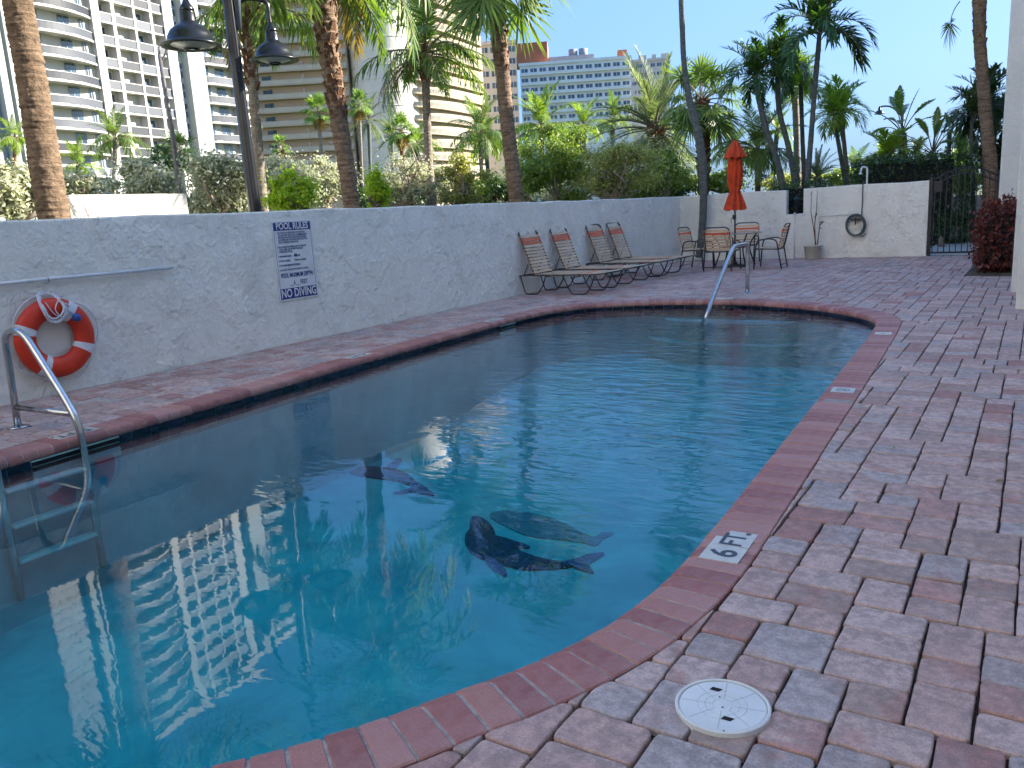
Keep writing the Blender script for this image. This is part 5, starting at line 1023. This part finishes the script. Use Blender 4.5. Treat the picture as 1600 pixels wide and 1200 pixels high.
lp = thing('street_lamp', 'big black fluted lamp post with two bell shades', 'street lamp', tuple(b0))
pp = [f(401+.5, 336), f(361, 30), f(350, -60)]; pp[0][2] = max(pp[0][2], 0)
top = b0.copy(); top[2] = 6.2; flr = np.array([1+.07*math.cos(8*a) for a in np.linspace(0, 2*PI, 32, endpoint=False)])
zs = [0, .3, .35, 1.2, 2.0, 3.2, 4.6, 6.2]; rs_ = [.12, .12, .082, .078, .072, .066, .060, .055]
tp_ = f(360, 30); vert = np.array([[b0[0]+(tp_[0]-b0[0])*z/tp_[2]*1.0, b0[1]+(tp_[1]-b0[1])*z/tp_[2], z] for z in zs])
mb = MB(); tube(mb, vert, np.array(rs_)[:, None]*flr[None, :], 32); mb.build('post', MT['black'], lp)
a_ = f(376, 2); up_ = f(372, 48)
mb = MB(); tube(mb, [f(373, 46), f(371, -10), f(369, -40)], .05, 4); mb.build('bracket_plate', simple('grey_bracket', (.10, .12, .14), .4), lp)
c1 = f(299, 71); c2 = f(429, 94)
for c, arm in ((c1, [(362, -58), (345, -85), (310, -80), (298, -40), (298, -4)]), (c2, [(368, 6), (385, -2), (405, -1), (417, 6), (420, 26), (423, 42)])):
    bell_lamp(lp, tuple(c), .5*(87 if c is c1 else 74)/FPX*dpl, MT['black']); mb = MB(); tube(mb, catmull([f(*p) for p in arm], 5), .028, 8); mb.build('arm', MT['black'], lp)
f = facing(285, 333, 17); b0 = f(285, 333); tpz = f(249, 85); base = tpz+(b0-tpz)*(tpz[2]/(tpz[2]-b0[2])); base[2] = 0
lp = thing('street_lamp', 'slim grey street lamp pole before the white condo', 'street lamp', tuple(base))
mb = MB(); tube(mb, [base, b0, f(268, 200), tpz], [.055, .05, .042, .03], 10); mb.build('post', simple('bronze_grey_pole', (.12, .11, .11), .45), lp)
mb = MB(); tube(mb, catmull([f(250, 104), f(258, 84), f(270, 64), f(290, 54)], 5), .018, 7); tube(mb, [tpz, f(249, 72)], .02, 6); mb.build('arm', bpy.data.materials['bronze_grey_pole'], lp)
f = facing(1414, 270, 33); tp_ = f(1411, 172); base = tp_.copy(); base[2] = 0
lp = thing('street_lamp', 'distant street lamp with arched arm over traveller palm', 'street lamp', tuple(base))
mb = MB(); tube(mb, [base, tp_], [.07, .045], 8); mb.build('post', MT['black'], lp)
mb = MB(); tube(mb, catmull([f(1411, 186), f(1404, 176), f(1392, 167), f(1380, 166), f(1375, 168)], 5), .03, 6); mb.build('arm', MT['black'], lp); bell_lamp(lp, tuple(f(1374, 178)), .18, MT['black'])
def globe(label, px, r, w, m='white_plastic'):
    f = facing(px[0], px[1], r); c = f(*px); s = w/2/FPX*f.depth; lp = thing('globe_lamp', label, 'park lamp', (c[0], c[1], 0), 0, 'acorn globe lamps in the park')
    mb = MB(); tube(mb, [(c[0], c[1], 0), (c[0], c[1], c[2]-s*1.2)], s*.18, 8); mb.build('post', MT['black'], lp)
    mb = MB(); lathe(mb, [(.25*s, -1.3*s), (.6*s, -1.1*s), (.95*s, -.3*s), (1.0*s, .15*s), (.85*s, .55*s), (.5*s, 1.0*s), (.12*s, 1.3*s), (.1*s, 1.7*s), (0, 1.8*s)], 18, c); mb.build('globe', MT[m], lp)
globe('white acorn globe lamp in front of the condo balconies', (148, 268), 26, 13); globe('white acorn globe lamp beside the first, partly hidden', (166, 268), 27, 10)
globe('small globe lamp above the dark hedge, left one', (1411, 256), 30, 7); globe('small globe lamp above the dark hedge, right one', (1432, 262), 31, 6)
globe('small globe lamp above the end wall near the clump', (1211, 277), 32, 6)
lw_ = thing('low_white_wall', 'sunlit low white wall under the silver bushes', 'wall', (-11, 6.5, 0)); a, b = on_x(106, 304, -12.4), on_x(291, 303, -12.4); hz = (a[2]+b[2])/2
d = (b-a)[:2]/np.linalg.norm((b-a)[:2]); nn2 = np.array([-d[1], d[0]])*.25; V = [(a[0], a[1], 0), (b[0], b[1], 0), (b[0]+nn2[0], b[1]+nn2[1], 0), (a[0]+nn2[0], a[1]+nn2[1], 0)]; V += [(x, y, hz) for x, y, z in V]; MB().add(V, BOXF).build('wall', MT['cond_w2'], lw_)
mb = MB(); r_ = np.random.default_rng(8); bt = thing('bare_bush', 'leafless thin bush in front of low white wall', 'bush', tuple(f(135, 340)*np.array([.97, .97, 0])))
fb = facing(135, 330, 13.6)
for k in range(9):
    x0 = 135+r_.normal(0, 3); p0 = fb(x0, 352); p1 = fb(x0+r_.normal(0, 14), 330+r_.normal(0, 3)); p2 = fb(135+(k-4)*9+r_.normal(0, 4), 312+r_.normal(0, 5)); tube(mb, catmull([p0, p1, p2], 4), np.linspace(.008, .003, 9), 4)
mb.build('twig', MT['twig'], bt)
pk = thing('park_wall', 'low pale wall far behind the umbrella and palms', 'wall', (-9, 36, 0)); f = facing(1190, 285, 40); a, b = f(1100, 292), f(1262, 286); V = [(a[0], a[1], 0), (b[0], b[1], 0), (b[0]-.1, b[1]+.3, 0), (a[0]-.1, a[1]+.3, 0)]; V += [(x, y, 1.25) for x, y, z in V]; MB().add(V, BOXF).build('wall', MT['cond_w'], pk)
for i, (x0, x1, y, m, l) in enumerate([(1188, 1203, 281, 'float', 'small blue board beyond the end wall'), (1440, 1453, 262, 'lf_wash', 'small green board right of the dark hedge')]):
    f = facing(x0, y, 38); a, b = f(x0, y), f(x1, y); o = thing('notice_board', l, 'board', (a[0], a[1], 0)); V = [(a[0], a[1], a[2]-.25), (b[0], b[1], a[2]-.25), (b[0]-.02, b[1]+.05, a[2]-.25), (a[0]-.02, a[1]+.05, a[2]-.25)]; V += [(x, y_, z+.45) for x, y_, z in V]; MB().add(V, BOXF).build('board', MT['float'] if i == 0 else simple('green_board', (.02, .25, .12), .5), o)
    mb = MB(); tube(mb, [((a[0]+b[0])/2, (a[1]+b[1])/2+.05, 0), ((a[0]+b[0])/2, (a[1]+b[1])/2+.05, a[2]-.2)], .03, 6); mb.build('post', MT['black'], o)

# ------------------------------------------------------------------ the white condominium on the left (local x along the facade, -y outwards)
def building(label, O, d, name='apartment_building'):
    t = thing(name, label, 'building', (O[0], O[1], 0), math.atan2(d[1], d[0])); return t
def put(name, mb, m, parent, z=0.0): return obj(name, mb.mesh(name, m), parent, world=False, loc=(0, 0, z))
def hv(az, r): a = math.radians(az); return np.array([math.sin(a)*r, math.cos(a)*r])
A_, B_ = hv(-60, 112), hv(-50.5, 132); dB1 = (B_-A_)/np.linalg.norm(B_-A_); nB1 = np.array([dB1[1], -dB1[0]]); pB1 = plane(A_, nB1)
def u1(px, py=150): P = pB1(px, py); return float((P[:2]-A_) @ dB1)
b1 = building('tall white condominium with curved balconies on the left', A_, dB1); FH = 2.66; NF = 24; Z0 = 19.4-7*FH
def copies(name, mb, m, zs):
    me = mb.mesh(name, m)
    for z in zs: obj(name, me, b_cur, world=False, loc=(0, 0, z))
def floors(z0, fh, n): return [z0+fh*k for k in range(n)]
b_cur = b1; top = Z0+NF*FH; FZs = [z for z in floors(Z0, FH, NF) if z > 3]
vis_f = [z for z in FZs if z < 34]; hid_f = [z for z in FZs if z >= 34]
def multi(name, mb, m):               # every floor in view its own part, the floors above the frame joined
    copies(name, mb, m, vis_f); big = MB(); V0 = np.concatenate(mb.V)
    for z in hid_f:
        n0 = big.n; big.V.append(V0+np.array([0, 0, z]));
        for Fa, mi, sm in mb.F: big.F.append((Fa+n0, mi, sm))
        big.n += len(V0)
    o = put(name+'_upper', big, m, b_cur); o['kind'] = 'stuff'
U_ = {p: u1(p) for p in (-60, 0, 15, 22, 33, 60, 75, 160, 172, 193, 198, 226, 229, 251, 255, 272, 284, 296, 321, 395, 400)}
mb = MB(); box(mb, U_[-60], U_[400], 1.3, 18, 0, top); put('core_wall', mb, MT['cond_c'], b1)
def sliding(u, w, y, h=2.3, z=.05, k=2):
    mb = MB(); box(mb, u, u+w, y-.06, y+.02, z, z+h, 0)
    for i in range(k): a = u+w*i/k+.05; box(mb, a, u+w*(i+1)/k-.05, y-.085, y-.062, z+.06, z+h-.06, 1)
    return mb
FR = [MT['cond_w'], MT['glass']]
def curved(u0, u1_, bulge, depth0):   # a bay of balconies with bowed front
    n = 15; us = np.linspace(u0, u1_, n); fr = -bulge*np.sin(PI*np.clip((us-u0)/(u1_-u0), 0, 1))**.8
    slab = MB(); V = [(u, f_, z) for z in (-.22, .02) for u, f_ in zip(us, fr)]+[(u, depth0, z) for z in (-.22, .02) for u in us]
    slab.add(V, [(i, i+1, n+i+1, n+i) for i in range(n-1)]+[(2*n+i, i, i+1, 2*n+i+1)[::-1] for i in range(n-1)]+[(n+i, n+i+1, 3*n+i+1, 3*n+i) for i in range(n-1)]); multi('balcony', slab, MT['cond_w'])
    g = MB(); V = [(u, f_+.08, z) for z in (.08, .86) for u, f_ in zip(us, fr)]; g.add(V, [(i, i+1, n+i+1, n+i) for i in range(n-1)]); multi('railing_glass', g, MT['rail_glass'])
    rl = MB(); tube(rl, [(u, f_+.08, .90) for u, f_ in zip(us, fr)], .05, 5); multi('handrail', rl, MT['cond_w'])
bay0, bay1 = U_[60]-1.0, U_[160]
curved(bay0, bay1, 1.25, .55); mb = MB(); box(mb, bay0, bay1, .55, 1.3, 0, top); put('bay_wall', mb, MT['cond_c'], b1)
wdt = bay1-bay0
for a, w in ((.16, .14), (.28+.28, .16), (.05+.80, .07)): multi('window', sliding(bay0+wdt*a, wdt*w, 0.53), FR)
mb = MB(); box(mb, U_[160], U_[172], -.25, 1.3, 0, top+1.2); put('pier', mb, MT['cond_w'], b1)
cols = [U_[172], U_[193], U_[198], U_[226], U_[229], U_[251], U_[255], U_[272]]
for a, b in ((cols[1], cols[2]), (cols[3], cols[4]), (cols[5], cols[6])): mb = MB(); box(mb, a, b, .02, 1.3, 0, top); put('column', mb, MT['cond_w'], b1)
for a, b in ((cols[0], cols[1]), (cols[2], cols[3]), (cols[4], cols[5]), (cols[6], cols[7])):
    mb = MB(); box(mb, a, b, .04, 1.3, -.2, .02); multi('floor_slab', mb, MT['cond_w'])
    mb = MB(); box(mb, a, b, .10, .16, .08, .95); multi('railing_glass', mb, MT['rail_glass']); mb = MB(); box(mb, a, b, .07, .19, .953, 1.05); multi('handrail', mb, MT['cond_w'])
multi('window', sliding(cols[0]+.5, 1.3, 1.29, 1.2, 1.0), FR); multi('window', sliding(cols[4]+.6, 1.4, 1.29, 1.2, 1.0), FR); multi('window', sliding(cols[6]+.4, .7, 1.29, 1.3, .05, 1), FR)
mb = MB(); box(mb, U_[272]-.2, U_[284], -.15, 1.3, 0, top+1); put('pier', mb, MT['cond_w'], b1)
mb = MB(); box(mb, U_[284], U_[296], .5, 1.3, 0, top); put('stair_wall', mb, MT['cond_w'], b1)
multi('window', sliding(U_[284]+.15, (U_[296]-U_[284])-.4, .49, 1.0, .15), FR); multi('window', sliding(U_[284]+.15, (U_[296]-U_[284])-.4, .49, .85, 1.35), FR)
mb = MB(); box(mb, U_[296], U_[321], -.6, 1.3, 0, top+1); put('blank_panel', mb, MT['cond_g'], b1)
b0u, b1u = U_[321], U_[395]; curved(b0u, b1u, 1.1, .55); mb = MB(); box(mb, b0u, b1u, .55, 1.3, 0, top); put('bay_wall', mb, MT['cond_c'], b1)
for a, w in ((.04, .13), (.30, .18)): multi('window', sliding(b0u+(b1u-b0u)*a, (b1u-b0u)*w, 0.53), FR)
mb = MB(); box(mb, b0u+(b1u-b0u)*.60, b0u+(b1u-b0u)*.66, -.4, .55, 0, top); put('column', mb, MT['cond_w'], b1)
mb = MB(); box(mb, U_[-60]-1, U_[400], -.3, 2.2, top, top+1.0); put('parapet', mb, MT['cond_w'], b1)
mb = MB(); box(mb, U_[22], bay0+.01, -.2, 1.3, 0, top); put('pier', mb, MT['cond_g'], b1)
mb = MB(); box(mb, U_[0]+.5, U_[15]+.2, 0, 1.3, 0, top); put('column', mb, MT['cond_g'], b1)
for a, b in ((U_[-60], U_[0]+.5), (U_[15]+.2, U_[22])):
    w = b-a; FM = [MT['cond_g'], MT['roofgrey']]; multi('window', sliding(a+.1, w-.2, 1.0, 1.2, .1), FM); multi('window', sliding(a+.1, w-.2, 1.0, 1.0, 1.5), FM); mb = MB(); box(mb, a, b, 1.0, 1.3, 0, top); put('bay_wall', mb, MT['cond_g'], b1)

# the tan tower with the round drum
axv = np.array([math.sin(YAW), math.cos(YAW)]); O2 = axv*180; d2_ = np.array([axv[1], -axv[0]]); pB2 = plane(O2, -axv)
def u2(px, py=150): P = pB2(px, py); return float((P[:2]-O2) @ d2_)
b2 = building('tan apartment tower with a round windowless drum', O2, d2_); b_cur = b2; F2 = 2.73; z0 = 19.6-6*F2; top2 = z0+17*F2; FZs = [z for z in floors(z0, F2, 17) if z > 8]; vis_f = FZs; hid_f = []
def copies2(name, mb, m): copies(name, mb, m, vis_f)
uL, uD0, uD1, uR = u2(392), u2(545), u2(652), u2(742)
mb = MB(); box(mb, uL, uD0, 1.7, 20, 0, top2); put('back_wall', mb, MT['tan_g'], b2)
mb = MB(); box(mb, uL, uD0, 0, 1.7, -.22, 0); copies2('gallery_slab', mb, MT['tan_w']); mb = MB(); box(mb, uL, uD0, .0, .08, .02, .90)
n_ = 34
for k in range(n_): x = uL+(uD0-uL)*k/n_; box(mb, x, x+.12, -.05, -.003, .0, .96)
copies2('balustrade', mb, MT['tan_b'])
for px_, w_, h_, z_ in ((408, 1.3, .9, 1.1), (417, .9, 2.0, .1), (470, .9, 2.0, .1), (504, 1.6, .8, 1.2), (531, .9, 2.0, .1)):
    u = u2(px_); mb = MB(); box(mb, u, u+w_, 1.6, 1.697, z_, z_+h_, 0); box(mb, u+.08, u+w_-.08, 1.57, 1.598, z_+.08, z_+h_-.08, 1); copies2('door' if h_ > 1.5 else 'window', mb, [MT['tan_w'], MT['glass']])
# drum
cD = ((uD0+uD1)/2, 6.0); RD = (uD1-uD0)/2*1.0; mb = MB(); lathe(mb, [(RD, 0), (RD, top2+3), (0, top2+3)], 72, (cD[0], cD[1], 0), sm=False); put('drum', mb, MT['cond_c'], b2)
mb = MB(); lathe(mb, [(RD+.005, -.12), (RD+.06, -.10), (RD+.06, .10), (RD+.005, .12)], 72, (cD[0], cD[1], 0)); copies2('joint_band', mb, MT['cond_c'])
# right wing, curving away
us = np.linspace(0, 1, 22); W0, W1 = uD1-1.0, uR; xs_ = W0+(W1-W0)*us*1.12; ys_ = 2+26*us**1.5
n = len(us); mb = MB(); V = [(x, y+2.1, z) for z in (0, top2) for x, y in zip(xs_, ys_)]; mb.add(V, [(i, i+1, n+i+1, n+i) for i in range(n-1)]); V = [(xs_[-1], ys_[-1]+2, 0), (xs_[-1]-8, ys_[-1]+20, 0), (xs_[-1]-8, ys_[-1]+20, top2), (xs_[-1], ys_[-1]+2, top2)]; mb.add(V, [(0, 1, 2, 3)]); put('back_wall', mb, MT['tan_g'], b2)
mb = MB(); V = [(x, y+o_, z) for z in (-.28, 0) for o_ in (0, 2.1) for x, y in zip(xs_, ys_)]
mb.add(V, [(i, i+1, 2*n+i+1, 2*n+i) for i in range(n-1)]+[(i, n+i, n+i+1, i+1) for i in range(n-1)]+[(2*n+i, 2*n+i+1, 3*n+i+1, 3*n+i) for i in range(n-1)]+[(n-1, 2*n-1, 4*n-1, 3*n-1)]); copies2('gallery_slab', mb, MT['tan_w'])
mb = MB(); V = [(x, y+.06, z) for z in (.04, .86) for x, y in zip(xs_, ys_)]; mb.add(V, [(i, i+1, n+i+1, n+i) for i in range(n-1)])
for i in range(n-1):
    for t in (0, .33, .66):
        x, y = xs_[i]+(xs_[i+1]-xs_[i])*t, ys_[i]+(ys_[i+1]-ys_[i])*t; box(mb, x-.06, x+.06, y-.03, y+.03, 0, .93)
copies2('balustrade', mb, MT['tan_b'])
mb = MB(); box(mb, uL, uR-4, 2.2, 20, top2, top2+1); put('roof', mb, MT['tan_w'], b2)

# pale hotel blocks further off
def block(label, px0, px1, r, top_px, rows, ncol, fh, mats, name='hotel_block', depth=14, win=(1.5, 1.3), turn=0.0, bands=True, side=None):
    f = facing((px0+px1)/2, top_px, r); P0, P1 = f(px0, top_px), f(px1, top_px); d0 = (P1-P0)[:2]; Ln = np.linalg.norm(d0); d0 /= Ln
    if turn: c, s_ = math.cos(turn), math.sin(turn); d0 = np.array([c*d0[0]-s_*d0[1], s_*d0[0]+c*d0[1]])
    t = building(label, P0[:2], d0, name); H = float(P0[2]); global b_cur; b_cur = t
    mb = MB(); box(mb, 0, Ln, 0, depth, 0, H); put('wall', mb, mats[0], t)
    mb = MB(); box(mb, -.4, Ln+.4, -.5, depth+.3, H, H+.9); put('cornice', mb, mats[0], t)
    zs = [H-fh*(k+1)+.4 for k in range(rows)]
    if bands: mb = MB(); box(mb, 0, Ln, -.9, -.002, -.55, .35); [obj('balcony', (me_ if k else (me_ := mb.mesh('balcony', mats[1]))), t, world=False, loc=(0, 0, z)) for k, z in enumerate(zs)]
    w = Ln/ncol; mb = MB(); k = 3 if win[0] > 2 else 2; box(mb, .12*w, .88*w, -.06, -.003, .55, .55+win[1], 0)
    for i in range(k): a = .12*w+.76*w*i/k; box(mb, a+.08, a+.76*w/k-.08, -.085, -.062, .62, .48+win[1], 1)
    me = mb.mesh('window', [mats[0], MT['glass']])
    for z in zs:
        for c in range(ncol): obj('window', me, t, world=False, loc=(c*w, 0, z))
    return t, Ln, H
t, Ln, H = block('long pale hotel with rows of dark windows, mid distance', 812, 985, 290, 104, 6, 12, 3.1, (MT['b3_w'], MT['b3_w']), turn=.0)
mb = MB(); box(mb, -2, 9.5, 1, 12, H+.9, H+7.5); put('roof_house', mb, MT['orange_b'], t)
for x in (18, 21.5): mb = MB(); tube(mb, [(x, 5, H+.9), (x, 5, H+5.0)], 1.5, 12); put('cooling_tower', mb, MT['roofgrey'], t)
mb = MB(); box(mb, 9.6, 25, 2, 12, H+.9, H+2.6); put('roof_plant', mb, MT['roofgrey'], t)
mb = MB(); box(mb, 33, 36, 3, 8, H+.9, H+3.4); put('roof_plant', mb, MT['orange_b'], t)
t, Ln, H = block('smaller white block behind right end of pale hotel', 985, 1045, 330, 98, 5, 6, 3.1, (MT['cond_w'], MT['cond_w']), bands=False)
for x, w in ((3, 3), (8, 1.6), (11.5, 2.2)): mb = MB(); box(mb, x, x+w, 2, 6, H+.9, H+2.6); put('roof_plant', mb, MT['cond_w'], t)
block('white windowed block between tan tower and tall palm', 735, 806, 230, 72, 9, 5, 3.0, (MT['cond_w'], MT['cond_w']), bands=False, win=(1.5, 1.5))
block('low hazy white block seen left of the areca palms', 1488, 1530, 200, 222, 2, 6, 3.0, (MT['cond_w'], MT['cond_w']), bands=False)

# ------------------------------------------------------------------ added white block, unseen behind the camera, bouncing sunlight onto the shaded patio
t = thing('apartment_building', 'white house block added unseen behind the pool to bounce sunlight', 'building', (-28, -10.5, 0)); b_cur = t
mb = MB(); box(mb, 0, 30.4, -14, 0, 0, 27); put('wall', mb, MT['cond_w2'], t)
mw = MB(); box(mw, .9, 2.7, .003, .05, .95, 2.25, 0); box(mw, .98, 1.77, .052, .08, 1.03, 2.17, 1); box(mw, 1.83, 2.62, .052, .08, 1.03, 2.17, 1); me_w = mw.mesh('window', FR)
ms = MB(); box(ms, -.2, 30.6, .003, .5, -.12, .12); me_s = ms.mesh('floor_band', MT['cond_w2'])
for k in range(9):
    obj('floor_band', me_s, t, world=False, loc=(0, 0, 3*k+3))
    for c in range(8): obj('window', me_w, t, world=False, loc=(.1+c*3.8, 0, 3*k))

# fallen leaves and twigs on the deck and floating near the skimmer
r_ = np.random.default_rng(21); mb = MB()
for k in range(120):
    if k < 70: x, y = r_.uniform(-7.3, -6.2), r_.uniform(1.5, 18.5)
    else: x, y = r_.uniform(-4.5, 0.3), r_.uniform(11.8, 19)
    if k > 108: x, y = r_.uniform(-.7, .2), r_.uniform(2.2, 9)
    if near_out(np.array([x, y]))[1] < .02: continue
    a = r_.uniform(0, 2*PI); l, w = r_.uniform(.012, .032), r_.uniform(.004, .010); c, q = np.array([math.cos(a), math.sin(a), 0]), np.array([-math.sin(a), math.cos(a), 0]); p = np.array([x, y, .007])
    mb.add([p-c*l, p-q*w+np.array([0, 0, .003]), p+c*l, p+q*w+np.array([0, 0, .005])], [(0, 1, 2, 3)])
tag(mb.build('fallen_leaves', MT['lf_dry']), 'small dry leaves scattered over the paved deck', 'leaf litter', kind='stuff')
